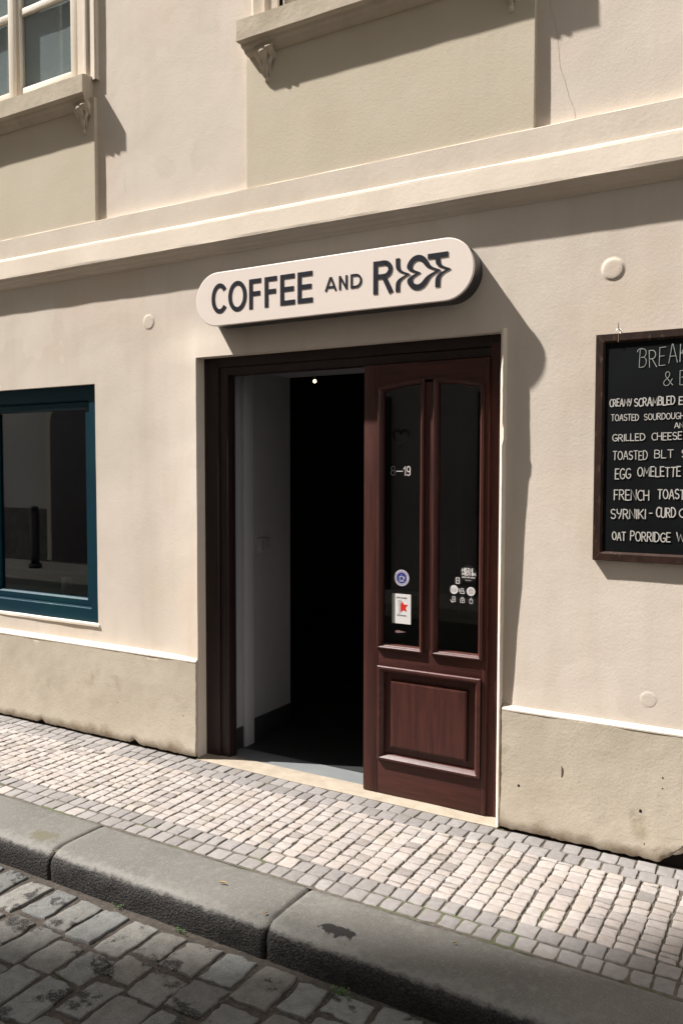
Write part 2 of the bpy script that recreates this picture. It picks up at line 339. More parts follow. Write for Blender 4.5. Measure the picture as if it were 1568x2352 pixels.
def stone(b, x0, x1, y0, y1, z, n, rnd, dome, tone, jit=.004, rough=.0015, skirt=.025, tilt=.003, cr=1.6):
    """one paving stone: irregular outline, worn rounded top, sides"""
    sx = R.uniform(-tilt, tilt); sy = R.uniform(-tilt, tilt); o = R.uniform(0, 99)
    cs = [(x0+R.uniform(0, jit), y0+R.uniform(0, jit)), (x1-R.uniform(0, jit), y0+R.uniform(0, jit)), (x1-R.uniform(0, jit), y1-R.uniform(0, jit)), (x0+R.uniform(0, jit), y1-R.uniform(0, jit))]
    ts = [0, rnd*.35, rnd]+[rnd+(1-2*rnd)*k/(n-1) for k in range(1, n-1)]+[1-rnd, 1-rnd*.35, 1]
    g = []
    for j, v in enumerate(ts):
        row = []
        for i, u in enumerate(ts):
            uu, vv = u*2-1, v*2-1
            # pull the corners in so that the outline is rounded
            q = max(abs(uu), abs(vv)); cc = math.hypot(uu, vv)
            k = 1 if cc < 1e-6 else 1-.11*max(0, cc-q)*cr
            uu *= k; vv *= k; uq, vq = (uu+1)/2, (vv+1)/2
            x = (cs[0][0]*(1-uq)+cs[1][0]*uq)*(1-vq)+(cs[3][0]*(1-uq)+cs[2][0]*uq)*vq
            y = (cs[0][1]*(1-uq)+cs[1][1]*uq)*(1-vq)+(cs[3][1]*(1-uq)+cs[2][1]*uq)*vq
            nn = noise.noise((x*30+o, y*30, o)); wob = jit*.8*noise.noise((x*45, y*45, o+5))
            e = min(u, 1-u, v, 1-v)
            drop = dome*(1-clamp(e/rnd))**2*1.1+dome*.2*(uu*uu+vv*vv)
            row.append(b.vert((x+wob, y+wob, z-drop+rough*nn+sx*uu+sy*vv)))
        g.append(row)
    m = len(ts)
    for j in range(m-1):
        for i in range(m-1): b.face((g[j][i], g[j][i+1], g[j+1][i+1], g[j+1][i]), tone)
    ring = [g[0][i] for i in range(m)]+[g[j][m-1] for j in range(1, m)]+[g[m-1][i] for i in range(m-2, -1, -1)]+[g[j][0] for j in range(m-2, 0, -1)]
    low = [b.vert((b.v[i][0], b.v[i][1], z-skirt)) for i in ring]
    for k in range(len(ring)):
        b.face((ring[k], low[k], low[(k+1) % len(ring)], ring[(k+1) % len(ring)]), tone)

# pavement: sand bed and limestone mosaic with two grey border courses on each side
PX0, PX1 = -8.0, 2.6
b = MB()
b.quad((-30, -.905, -.0075), (12, -.905, -.0075), (12, .06, -.0075), (-30, .06, -.0075))
pave = tag(b.build('pavement', mortar_m), kind='structure')
b = MB()
def t_white():
    k = R.uniform(.9, 1.1); h = R.uniform(-.015, .02)
    if R.random() < .05: k *= .75
    if R.random() < .02: k *= .7
    return (k*(1+h), k, k*(1-h*.8))
def t_grey():
    k = R.uniform(.6, .82)
    return (k*.96, k*1.0, k*1.04)
def grey_or_stray():
    return t_white() if R.random() < .04 else t_grey()
pit = .0695
rows_grey = [(-.088, -.003), (-.176, -.09), (-.805, -.722), (-.892, -.808)]
for ri, (ya, yb) in enumerate(rows_grey):
    x = PX0+R.random()*.05
    while x < PX1:
        wd = R.uniform(.066, .088); near = -5.2 < x < -.0
        wob = .006*noise.noise((x*2, ri*9, 0))
        if ya > -.2 and -3.05 < x < -1.28: g_ = -.012
        else: g_ = 0
        stone(b, x, x+wd-.0025, ya+wob-.001, yb+wob, -.002+R.uniform(-.0015, .0015)-(.002 if ya < -.85 else 0), 4 if near else 3, .09, .0018, grey_or_stray(), jit=.005, tilt=.0012, cr=.7)
        x += wd
x = PX0; ci = 0
while x < PX1:
    wd = pit*R.uniform(.9, 1.1); y = -.722+R.uniform(-.004, .004); near = -5.2 < x < -.0
    first = True
    while y < -.18:
        ln = R.uniform(.047, .068)
        if R.random() < .08: ln = R.uniform(.03, .04)
        ye = y+ln
        if ye > -.2: ye = -.178
        skew = .009*noise.noise((ci*.37, y*5, 3))
        stone(b, x+skew, x+skew+wd-R.uniform(.001, .005), y, ye-R.uniform(.0005, .0025), R.uniform(-.0015, .0015), 4 if near else 3, .09, .0018, t_white(), jit=.005, tilt=.0012, cr=.7)
        y = ye
    x += wd; ci += 1
o = b.build('pavement_stones', cobble_m, pave, smooth=True)

# road: dirt bed and granite setts
b = MB(); n = 60
xs = [-8+10.6*i/120 for i in range(121)]; ys = [-3.4+2.22*j/30 for j in range(31)]
g = [[b.vert((x, y, -.139+.004*noise.noise((x*6, y*6, 0))+.003*noise.noise((x*25, y*25, 0))+.004*sstep(-1.28, -1.2, y))) for x in xs] for y in ys]
for j in range(30):
    for i in range(120): b.face((g[j][i], g[j][i+1], g[j+1][i+1], g[j+1][i]))
road = tag(b.build('road', road_bed, smooth=True), kind='structure')
b = MB(); x = -8
ci = 0
while x < 2.4:
    wd = R.uniform(.135, .165); y = -1.225-R.uniform(0, .035)
    while y > -3.35:
        ln = R.uniform(.17, .245)
        if R.random() < .15: ln = R.uniform(.11, .15)
        k = R.uniform(.78, 1.15)*(1.1 if y > -1.4 else .95); h = R.uniform(-.04, .04)
        sk = -.03*(y+1.2)+.012*noise.noise((ci*.7, y*3, 2))
        if R.random() > .02:
            stone(b, x+sk, x+sk+wd, y-ln, y, -.128+R.uniform(-.004, .003), 6, .06, .0032, (k*(1+h), k, k*(1-h)), jit=.015, rough=.003, skirt=.04, tilt=.0025, cr=.6)
        y -= ln+R.uniform(.005, .015)
    x += wd+R.uniform(.003, .011); ci += 1
b.build('granite_setts', sett_m, road, smooth=True)
b = MB()
for k in range(2600):
    x, y = R.uniform(-4, -.2), -1.225-abs(R.gauss(0, .32)); q = R.uniform(.0012, .0042); c = []
    z = -.139+.004*noise.noise((x*6, y*6, 0))+.003*noise.noise((x*25, y*25, 0))
    ids = [b.vert((x+q*math.cos(t*2.1+k)*R.uniform(.7, 1.2), y+q*math.sin(t*2.1+k)*R.uniform(.7, 1.2), z)) for t in range(3)]; top = b.vert((x, y, z+q*R.uniform(.7, 1.3)))
    t_ = R.choice([(.8, .75, .7), (1.6, 1.45, 1.2), (.5, .45, .4), (2.2, 2.1, 1.9)])
    for u in range(3): b.face((ids[u], ids[(u+1) % 3], top), t_)
tag(b.build('grit', M('grit_stone', (.09, .08, .068), .9, tone=True), road), kind='stuff')
b = MB(); b.quad((-60, -5.55, -.19), (20, -5.55, -.19), (20, -3.3, -.19), (-60, -3.3, -.19)); b.quad((-60, -3.35, -.186), (-7.9, -3.35, -.186), (-7.9, -1.15, -.186), (-60, -1.15, -.186)); b.quad((2.3, -3.35, -.186), (20, -3.35, -.186), (20, -1.15, -.186), (2.3, -1.15, -.186))
b.build('far_setts', far_road, road)
b = MB(); b.box(-60, 20, -6.65, -5.5, -.4, -.03); tag(b.build('opposite_pavement', far_pave), kind='structure')

# kerb stones
kerb_lbl = [(-5.1, -3.99, 'pale granite kerbstone farthest left before the teal window, mostly out of the picture'),
            (-3.978, -2.857, 'sunlit grey kerbstone below the left plinth with a greenish damp patch'),
            (-2.846, -1.713, 'fully sunlit grey kerbstone in the middle with a dry yellow leaf on top'),
            (-1.699, -.29, 'kerbstone falling into shade at the right with a black oil stain'),
            (-.27, .9, 'kerbstone in deep shade past the right edge below the chalkboard')]
for (x0, x1, lbl) in kerb_lbl:
    prof = [(-.9, -.2), (-.9, -.014), (-.905, -.008), (-.93, -.004), (-1.0, -.002), (-1.08, -.002), (-1.14, -.003), (-1.168, -.006), (-1.19, -.014), (-1.205, -.028), (-1.213, -.045), (-1.215, -.07), (-1.214, -.1), (-1.212, -.2)]
    b = MB(); n = int((x1-x0)/.02); rows = []
    for k in range(n+1):
        x = x0+(x1-x0)*k/n; e = min(k, n-k)/n*(x1-x0)
        rd = .004*(1-clamp(e/.025))**2
        row = []
        for j, (y, z) in enumerate(prof):
            top = clamp((z+.05)/.05) if y < -.9 else 0
            xx = x+(.014*noise.noise((y*14, x0*7, 3)) if e < .03 else 0)
            yy = y+(.006*noise.noise((x*9, z*20, 1))+.004*noise.noise((x*40, z*40, 1)) if y < -1.16 else (.004*noise.noise((x*7, 3, x0)) if y > -.92 else 0))
            zz = z+.003*noise.noise((x*4, y*6, 2))*top+.0015*noise.noise((x*22, y*22, 2))*top-rd*top
            if y < -1.16: yy += rd*.8
            row.append(b.vert((xx, yy, zz)))
        rows.append(row)
    for a, c in zip(rows, rows[1:]):
        for j in range(len(prof)-1): b.face((a[j], a[j+1], c[j+1], c[j]))
    b.face(rows[0]); b.face(rows[-1][::-1])
    tag(b.build('kerb_stone', kerb_m, smooth=True), lbl, 'kerbstone', 'kerbstones along the pavement')
b = MB(); b.box(-8, 2.6, -1.185, -.93, -.3, -.016); b.build('kerb_joint', mortar_m, pave)

# ------------------------------------------------------------------ the cafe building
house = thing('cafe_building', 'cream plastered old townhouse with an open brown doorway and a teal window', 'building', (-2.1, .05, 0))
OPEN = dict(door=(-3.05, -1.255, 0, 2.29, .12), shop=(-6.2, -3.875, .69, 2.19, W+.03), win1=(-5.31, -3.965, 4.0, 6.1, W+.04), win2=(-2.495, -1.30, 4.0, 6.1, W+.04))
def wall_y(x, z):
    y = W
    dx = max(-3.05-x, 0)/.42 if x < -3.05 else max(x+1.255, 0)/.06
    k = clamp(1-dx)*sstep(2.62, 2.25, z)
    amp = .6 if x < -3.05 else .6*(1-.72*clamp((x+3.05)/1.5))
    if x > -1.255: amp = .1
    y -= .045*k*k*amp
    if x > -1.4: y -= .022*clamp((1.65-z)/1.05)*sstep(-1.27, -1.2, x)
    y += .0035*noise.noise((x*1.1, z*1.1, 2))+.0016*noise.noise((x*3.2, z*3.2, 5))+.0006*noise.noise((x*9, z*9, 8))
    return y
def lines(lo, hi, step, extra, fine_lo, fine_hi, coarse):
    s = set(); x = fine_lo
    while x <= fine_hi: s.add(round(x, 4)); x += step
    x = lo
    while x < fine_lo: s.add(round(x, 4)); x += coarse
    x = fine_hi+coarse
    while x < hi: s.add(round(x, 4)); x += coarse
    s.add(lo); s.add(hi)
    out = [v for v in s if all(abs(v-e) > step*.3 for e in extra)]+list(extra)
    return sorted(out)
ex = sorted({v for o in OPEN.values() for v in o[:2]}); ez = sorted({v for o in OPEN.values() for v in o[2:4] if v > 0})
GX = lines(-11.0, 4.5, .035, ex+[-3.07, -3.1, -1.235], -5.3, .2, .4); GZ = lines(-.05, 11.0, .035, ez, -.05, 4.6, .4)
b = MB()
vid = [[b.vert((x, wall_y(x, z), z)) for x in GX] for z in GZ]
def hole(i, j):
    cx, cz = (GX[i]+GX[i+1])/2, (GZ[j]+GZ[j+1])/2
    for nme, (x0, x1, z0, z1, d) in OPEN.items():
        if x0 < cx < x1 and z0-(.1 if nme == 'door' else 0) < cz < z1: return d
    return None
H = [[hole(i, j) for i in range(len(GX)-1)] for j in range(len(GZ)-1)]
back = {}
def bk(v, d):
    if (v, d) not in back: p = b.v[v]; back[(v, d)] = b.vert((p[0], d, p[2]))
    return back[(v, d)]
for j in range(len(GZ)-1):
    for i in range(len(GX)-1):
        if H[j][i] is None: b.face((vid[j][i], vid[j][i+1], vid[j+1][i+1], vid[j+1][i]))
        else:
            d = H[j][i]
            for (di, dj, p, q) in ((-1, 0, vid[j][i], vid[j+1][i]), (1, 0, vid[j+1][i+1], vid[j][i+1]), (0, -1, vid[j][i+1], vid[j][i]), (0, 1, vid[j+1][i], vid[j+1][i+1])):
                ii, jj = i+di, j+dj
                if 0 <= ii < len(GX)-1 and 0 <= jj < len(GZ)-1 and H[jj][ii] is None: b.face((p, q, bk(q, d), bk(p, d)))
wall = b.build('wall', plaster, house, smooth=True)
me = wall.data
bm = bmesh.new(); bm.from_mesh(me)
for e in bm.edges:
    if len(e.link_faces) == 2 and e.calc_face_angle(0) > .7: e.smooth = False
bm.to_mesh(me); bm.free()
# raised plaster edge on the right side of the doorway
b = MB()
zs = [.0+2.3*k/92 for k in range(93)]
rows = []
for z in zs:
    bulge = .007 if 1.79 < z < 1.865 else 0
    jx = .0012*noise.noise((z*22, 1, 0))+.0012*noise.noise((z*70, 1, 0))
    y0 = .0+.0015*noise.noise((z*3, 2, 0))
    rows.append([b.vert(p) for p in ((-1.264, .1, z), (-1.264, y0+.016, z), (-1.258, y0+.008, z), (-1.249+bulge+jx, y0, z), (-1.245+bulge+jx, y0+.004, z), (-1.242+jx, W+.006, z))])
for a, c in zip(rows, rows[1:]):
    for k in range(5): b.face((a[k], a[k+1], c[k+1], c[k]))
b.face(rows[-1])
b.build('door_plaster_edge', plaster_trim, house)

# plinth, broken along its foot
def plinth_y(x, z): q = (z-.553)/-.55; return -.012*(1-z/.55)**2+.0022*noise.noise((x*4, z*4, 6))+.0009*noise.noise((x*14, z*14, 6))
def plinth(x0, x1, notch, flip):
    b = MB(); n = int((x1-x0)/.012); rows = []
    for k in range(n+1):
        x = x0+(x1-x0)*k/n
        zb = .0105+.004*noise.noise((x*9, 0, 4))+.005*noise.noise((x*30, 0, 4))+.004*noise.noise((x*80, 0, 4))
        for (cx, hw, hh) in notch:
            q = clamp(1-abs(x-cx)/hw); zb = max(zb, hh*q**.6*(1+.3*noise.noise((x*40, 3, 3))))
        bat = -.004
        row = [b.vert((x, W, .556)), b.vert((x, .003, .5555))]
        m = 22
        for j in range(m+1):
            z = .553+(zb-.553)*j/m
            y = -.012*(1-z/.55)**2+.0022*noise.noise((x*4, z*4, 6))+.0009*noise.noise((x*14, z*14, 6))
            if j == m: y += .006
            row.append(b.vert((x+(.004*noise.noise((z*20, 9, x0)) if k in (0, n) else 0), y, z)))
        row.append(b.vert((x, .03, zb)))
        rows.append(row)
    for a, c in zip(rows, rows[1:]):
        for j in range(len(a)-1): b.face((a[j], a[j+1], c[j+1], c[j]))
    for r in (rows[0], rows[-1]): b.face(r)
    lb = MB(); lr = []
    for k in range(n+1):
        x = x0+(x1-x0)*k/n; yb_ = wall_y(x, .6)+.012
        lr.append([lb.vert((x, yb_, .566+.014*min(1.3, yb_/max(yb_-.012, .014)))), lb.vert((x, .001, .564+.0018*noise.noise((x*12, 2, 1)))), lb.vert((x, -.001, .562)), lb.vert((x, -.001, .5553)), lb.vert((x, .02, .5552))])
    for a, c in zip(lr, lr[1:]):
        for j in range(4): lb.face((a[j], a[j+1], c[j+1], c[j]))
    lb.face(lr[0]); lb.face(lr[-1]); lb.build('plinth_ledge', plaster_trim, house)  # paler than the plinth: the ledge's sunlit brightness is put into its colour
    o = b.build('plinth', plinth_m, house, smooth=True)
    bm = bmesh.new(); bm.from_mesh(o.data)
    for e in bm.edges:
        if len(e.link_faces) == 2 and e.calc_face_angle(0) > .6: e.smooth = False
    bm.to_mesh(o.data); bm.free()
    g_ = MB(); g_.box(x0+.004, x1-.004, .016, .04, -.03, .2); g_.build('foot_gap', dark_gap, o)
    return o
pl = plinth(-11, -3.052, [(-4.346, .045, .033), (-3.525, .045, .035)], 1)
pr = plinth(-1.234, 4.5, [(-.43, .115, .075), (-.36, .1, .085)], 0)
def spots(parent, lst, m=dark_gap):
    for (x, z, r) in lst:
        b = MB(); b.poly([(x+r*(1+.25*noise.noise((k, x*9, z)))*math.cos(k*.785), z+r*1.1*math.sin(k*.785)) for k in range(8)], plinth_y(x, z)-.0006, .02); b.build('drill_hole', m, parent)

# string course
prof = [(W+.02, 3.172), (W-.033, 3.161), (W-.0345, 3.158), (W-.036, 3.036), (W-.05, 3.026), (W-.053, 3.014), (W-.062, 2.915), (W-.062, 2.903), (W-.052, 2.898), (W-.046, 2.884), (W-.034, 2.876), (W-.028, 2.864), (W-.012, 2.858), (W-.006, 2.848), (W+.02, 2.846)]
b = MB(); b.prism(prof, -11, 4.5, .05, .0018); b.build('string_course', plaster_trim, house)
# raised panels under the upper windows
def panel(x0, x1):
    b = MB(); b.prism([(W-.026, 3.15), (W-.026, 3.9), (W+.03, 3.9), (W+.03, 3.15)], x0, x1, .05, .0012); return b.build('apron_panel', plaster_panel, house)
panel(-5.42, -3.825); panel(-2.69, -1.128)
# window sills on carved brackets
def corbel(parent, x):
    b = MB(); n = 26
    for s, wd in ((-1, .029), (0, .034), (1, .029)):       # three drooping leaf lobes
        rows = []
        L_ = .115 if s else .145
        for k in range(n+1):
            t = k/n; z = 3.845-L_*t
            y = W-.027-.036*(1-t)**1.3*(1+.3*math.sin(t*11+s))
            ww = wd*(1-.62*t)*(1+.16*math.sin(t*14+s)); cx = x+s*.04*(1-.65*t)
            rows.append([b.vert((cx+ww*.75*math.cos(a)*1.0, y-ww*.45*math.sin(a), z)) for a in [math.pi*q/8 for q in range(9)]])
        for a, c in zip(rows, rows[1:]):
            for q in range(8): b.face((a[q], a[q+1], c[q+1], c[q]))
        b.face(rows[-1]); b.face(rows[0])
    b.prism([(W-.02, 3.87), (W-.02, 3.79), (W-.032, 3.80), (W-.055, 3.83), (W-.06, 3.87)], x-.055, x+.055, .02, .001)
    # little bud at the tip
    rows = []
    for k in range(7):
        th = math.pi*k/6
        rows.append([b.vert((x+.013*math.sin(th)*math.cos(q*math.pi/4), W-.03+.011*math.sin(th)*math.sin(q*math.pi/4), 3.7+.015*math.cos(th))) for q in range(8)])
    for a, c in zip(rows, rows[1:]):
        for q in range(8): b.face((a[q], a[(q+1) % 8], c[(q+1) % 8], c[q]))
    return b.build('corbel', sill_stone, parent, smooth=True)
def sill(x0, x1, cs):
    prof = [(W+.05, 4.03), (W-.085, 4.015), (W-.1, 4.008), (W-.1, 3.905), (W-.094, 3.9), (W-.078, 3.893), (W-.074, 3.878), (W-.06, 3.868), (W-.055, 3.852), (W-.036, 3.84), (W+.02, 3.838)]
    b = MB()
    n = int((x1-x0)/.05); rows = []
    for k in range(n+1):
        row = []
        for j, (y, z) in enumerate(prof):
            x = x0+(x1-x0)*k/n
            ret = max(0, (y-(W-.1)))  # mouldings return at the ends
            if z < 3.9 and k in (0, n): x += (.05 if k == 0 else -.05)*clamp(ret/.06)*.6
            row.append(b.vert((x, y+.0016*noise.noise((x*6, j, 1)), z+.002*noise.noise((x*5, j, 2)))))
        rows.append(row)
    for a, c in zip(rows, rows[1:]):
        for j in range(len(prof)-1): b.face((a[j], a[j+1], c[j+1], c[j]))
        b.face((a[-1], a[0], c[0], c[-1]))
    b.face(rows[0][::-1]); b.face(rows[-1])
    o = b.build('window_sill', sill_stone, house)
    for x in cs: corbel(o, x)
sill(-5.43, -3.843, [-5.37, -3.905]); sill(-2.70, -1.11, [-2.555, -1.235])
# upper windows
def upper_window(x0, x1):
    fy = W+.04; z0, z1 = 4.02, 6.1
    b = MB()
    b.prism([(fy-.0, z0), (fy, z0+.06), (fy+.07, z0+.06), (fy+.07, z0)], x0, x1, 1)
    b.box(x0, x0+.05, fy, fy+.07, z0+.0601, z1); b.box(x1-.05, x1, fy, fy+.07, z0+.0601, z1); b.box(x0+.0501, x1-.0501, fy, fy+.07, z1-.06, z1)
    fr = b.build('window_frame', white_paint, house, bevel=.004)
    mid = (x0+x1)/2
    for (a, c) in ((x0+.09, mid-.002), (mid+.002, x1-.09)):
        b = MB(); sy = fy+.018
        b.box(a, a+.055, sy, sy+.04, z0+.066, z1-.07); b.box(c-.055, c, sy, sy+.04, z0+.066, z1-.07)
        b.box(a+.0552, c-.0552, sy+.001, sy+.039, z0+.066, z0+.13); b.box(a+.0552, c-.0552, sy+.001, sy+.039, z1-.13, z1-.07)
        b.box(a+.0552, c-.0552, sy+.002, sy+.036, 4.615, 4.655)
        s = b.build('sash', white_paint, house, bevel=.004)
        g_ = MB(); g_.box(a+.05, c-.05, sy+.02, sy+.024, z0+.1, z1-.1); g_.build('pane', glass_clear, s)
    b = MB(); b.box(mid-.025, mid+.025, fy-.004, fy+.019, z0+.066, z1-.06); b.box(x0+.05, x0+.09, fy+.03, fy+.06, z0+.062, z1-.06); b.box(x1-.09, x1-.05, fy+.03, fy+.06, z0+.062, z1-.06)
    b.build('glazing_bead', white_paint, fr, bevel=.004)
    b = MB(); n = 50
    rr = [[b.vert((x0+(x1-x0)*k/n, fy+.064+.0008*math.sin(k*.51), z)) for k in range(n+1)] for z in (z0, z1)]
    for k in range(n): b.face((rr[0][k], rr[0][k+1], rr[1][k+1], rr[1][k]))
    b.build('curtain', curtain_m, fr, smooth=True)
    b = MB(); b.box(x0-.1, x1+.1, fy+.3, fy+.32, 3.7, 6.5); b.box(x0-.1, x1+.1, fy+.11, fy+.3, 3.95, 3.99); b.build('dark_room', room_m, fr)
    for (a, c) in ((x0, -1), (x1, 1)):                      # stepped plaster architrave
        b = MB()
        ps = [(0, W+.03), (0, W-.018), (.055*c, W-.022), (.07*c, W-.034), (.085*c, W-.034), (.09*c, W-.02), (.15*c, W-.028), (.16*c, W-.022), (.162*c, W+.03)]
        lo = [b.vert((a+u, y, 4.0)) for u, y in ps]; hi = [b.vert((a+u, y, 6.25)) for u, y in ps]
        for k in range(len(ps)-1): b.face((lo[k], lo[k+1], hi[k+1], hi[k]))
        b.build('architrave', plaster_trim, house)
upper_window(-5.31, -3.965); upper_window(-2.495, -1.30)
# round plaster caps
def cap(x, z, r, h):
    b = MB(); rows = []; y0 = wall_y(x, z)
    for (k, d) in ((1.25, -.002), (1.05, .2), (.97, .8), (.9, 1.0), (.6, 1.03), (.05, 1.0)):
        rows.append([b.vert((x+k*r*math.cos(2*math.pi*q/32)*(1+.03*noise.noise((q*.6, x, 1))), y0-h*d, z+k*r*math.sin(2*math.pi*q/32)*(1+.03*noise.noise((q*.6, x, 4))))) for q in range(32)])
    for a, c in zip(rows, rows[1:]):
        for q in range(32): b.face((a[q], a[(q+1) % 32], c[(q+1) % 32], c[q]))
    b.face(rows[-1]); b.build('plaster_cap', plaster, house, smooth=True)
cap(-3.426, 2.526, .04, .002); cap(-.782, 2.515, .043, .004); cap(-.6, .687, .032, .0012)

# shop window with teal frame
x0, x1, z0, z1 = -6.2, -3.876, .692, 2.188
fy = W+.03
b = MB(); sweep(b, rect(x0, x1, z0, z1), [(0, fy+.08), (0, fy), (.085, fy), (.09, fy+.012), (.094, fy+.012), (.1, fy+.03), (.1, fy+.08)])
fr = b.build('shop_window', teal, house)
b = MB(); sweep(b, rect(x0+.101, x1-.101, z0+.101, z1-.101), [(0, fy+.07), (0, fy+.016), (.035, fy+.016), (.045, fy+.03), (.045, fy+.07)]); b.build('casement', teal, fr)
b = MB(); b.box(x0+.14, x1-.14, fy+.045, fy+.05, z0+.14, z1-.14); b.build('pane', glass_m, fr)
box('glazing_bar', teal, fr, -4.92, -4.875, fy+.02, fy+.07, z0+.147, z1-.147)
box('inner_ledge', M('ledge_paint', (.1, .13, .12), .5), fr, x0, x1, fy+.09, .75, .78, .81)
# plaster sill of the shop window
b = MB(); b.prism([(W+.04, .693), (W-.004, .69), (W-.005, .676), (W+.03, .655)], x0-.02, x1+.012, .05, .0015); b.build('shop_window_sill', plaster_trim, house)

# doorway: frame, fixed leaf, passage
b = MB(); b.box(-3.052, -2.95, .09, .17, 0, 2.32); b.box(-2.9499, -2.89, .1, .17, 0, 2.234); b.box(-1.336, -1.255, .09, .17, 0, 2.32)
b.box(-2.9499, -1.3361, .09, .17, 2.235, 2.32); b.box(-2.8899, -1.3362, .1, .169, 2.19, 2.2349)
b.build('door_frame', wood_dark, house, bevel=.004)
box('door_post', wood, house, -1.3355, -1.258, .0865, .0895, .0, 2.25, 0)
L0, L1, LY = -2.0, -1.336, .072
leaf = thing('door_leaf', None, None, (L1, LY, 0)); leaf.parent = house; bpy.context.view_layer.update(); leaf.matrix_parent_inverse = house.matrix_world.inverted()
GX0, GX1, HX0, HX1 = -1.917, -1.668, -1.618, -1.362
def arch(x): return 2.055+.052*math.cos((x+1.65)/.26*1.15)-.005
def pane_path(x0, x1, z0): return [(x0, z0), (x1, z0)]+[(x1+(x0-x1)*k/10, arch(x1+(x0-x1)*k/10)) for k in range(11)]
# stiles and rails
b = MB()
LT = .045
b.box(L0, GX0, LY, LY+LT, .008, 2.185); b.box(HX1, L1, LY, LY+LT, .008, 2.185); b.box(GX1, HX0, LY+.0005, LY+LT-.001, .775, 2.085)
b.build('stile', wood, leaf, bevel=.0025)
for (za, zc) in ((.645, .775), (.008, .2)):
    b = MB(); b.box(GX0+.0002, HX1-.0002, LY+.0008, LY+LT-.001, za, zc); b.build('rail', wood_h, leaf, bevel=.0025)
b = MB()
for (a, c) in ((GX0+.0003, GX1+.001), (GX1+.001, HX0-.001), (HX0-.001, HX1-.0003)):
    b.poly([(a, arch(a)-.004), (a+(c-a)*.25, arch(a+(c-a)*.25)-.004), (a+(c-a)*.5, arch((a+c)/2)-.004), (a+(c-a)*.75, arch(a+(c-a)*.75)-.004), (c, arch(c)-.004), (c, 2.184), (a, 2.184)], LY+.001, LY+LT-.002)
b.build('top_rail', wood_h, leaf)
for (a, c) in ((GX0, GX1), (HX0, HX1)):
    path = pane_path(a, c, .757)
    b = MB(); sweep(b, path, [(-.003, LY+.003), (-.002, LY-.008), (.001, LY-.013), (.007, LY-.014), (.012, LY-.008), (.014, LY-.004), (.018, LY-.001), (.022, LY+.012), (.024, LY+.028)])
    mo = b.build('glazing_moulding', wood, leaf)
    b = MB(); b.poly(offset_poly(path, .02), LY+.02, LY+.024); b.build('glass_pane', glass_dark, leaf)
# lower panel
b = MB(); path = rect(-1.915, -1.365, .183, .667)
sweep(b, path, [(0, LY+.002), (0, LY-.009), (.004, LY-.014), (.014, LY-.015), (.02, LY-.009), (.024, LY-.004), (.03, LY+.004), (.033, LY+.016)])
b.build('panel_moulding', wood_h, leaf)
b = MB(); r_ = sweep(b, rect(-1.886, -1.394, .212, .638), [(0, LY+.018), (.038, LY+.016), (.043, LY+.001), (.052, LY-.001)]); b.face(r_[-1]); b.build('raised_panel', wood, leaf)
# threshold and passage
b = MB(); b.prism([(-.004, -.05), (-.004, -.002), (.006, .002), (.1, .006), (.13, .004), (.13, -.05)], -3.05, -1.25, .04, .0022); b.build('threshold', thresh_m, house)
b = MB(); b.quad((-3.4, .28, .0), (-.6, .28, 0), (-.6, .82, 0), (-3.4, .82, 0)); b.quad((-7, .82, 0), (2, .82, 0), (2, 5, 0), (-7, 5, 0)); b.build('interior_floor', M('shaded_floor', (.022, .023, .024), .5), house)  # same tile floor; the indoor shade is put into this darker colour
b = MB(); b.quad((-3.4, .13, .001), (-.6, .13, .001), (-.6, .28, .001), (-3.4, .28, .001)); b.build('lit_floor_strip', floor_m, house)  # sunlit strip of that floor, kept in the lighter tile colour
b = MB(); b.quad((-2.95, .17, 0), (-2.95, .82, 0), (-2.95, .82, 2.25), (-2.95, .17, 2.25)); b.quad((-1.2, .82, 0), (-1.2, .17, 0), (-1.2, .17, 2.25), (-1.2, .82, 2.25)); b.quad((-2.95, .17, 2.25), (-2.95, .82, 2.25), (-1.2, .82, 2.25), (-1.2, .17, 2.25))
b.build('passage_wall', passage_m, house)
b = MB(); b.box(-2.952, -2.938, .172, .3, 0, .125); b.box(-2.952, -2.938, .41, .818, 0, .14); b.build('skirting', skirt_m, house, bevel=.002)
box('inner_door_post', M('inner_post_paint', (.38, .37, .39), .5), house, -2.955, -2.925, .3, .39, 0, 2.248, .003)
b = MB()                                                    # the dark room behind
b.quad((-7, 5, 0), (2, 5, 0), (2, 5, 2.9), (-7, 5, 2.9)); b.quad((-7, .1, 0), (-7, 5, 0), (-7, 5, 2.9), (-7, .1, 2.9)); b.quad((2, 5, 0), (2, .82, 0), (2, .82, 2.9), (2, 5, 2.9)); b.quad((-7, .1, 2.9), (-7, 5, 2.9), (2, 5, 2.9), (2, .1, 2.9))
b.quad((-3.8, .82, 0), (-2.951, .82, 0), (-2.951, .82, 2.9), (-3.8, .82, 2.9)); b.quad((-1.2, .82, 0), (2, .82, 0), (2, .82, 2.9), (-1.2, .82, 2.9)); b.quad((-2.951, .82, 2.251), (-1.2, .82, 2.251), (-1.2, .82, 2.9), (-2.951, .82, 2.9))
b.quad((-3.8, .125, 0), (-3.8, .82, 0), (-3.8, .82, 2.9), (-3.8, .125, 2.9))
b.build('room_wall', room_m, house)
crack_m = M('faint_crack', (.36, .3, .25), 1); b = MB()     # thin crack lines in the plaster
def crack(pts, y, wd):
    p2 = []
    for a, c in zip(pts, pts[1:]):
        for k in range(8):
            t = k/8; p2.append((a[0]+(c[0]-a[0])*t+.004*noise.noise((a[0]+t*3, a[1]*9, 4)), a[1]+(c[1]-a[1])*t))
    for u, v in zip(p2, p2[1:]):
        yy = (wall_y(*u) if y is None else plinth_y(*u))-.0007
        b.quad((u[0]-wd, yy, u[1]), (u[0]+wd, yy, u[1]), (v[0]+wd, yy, v[1]), (v[0]-wd, yy, v[1]))
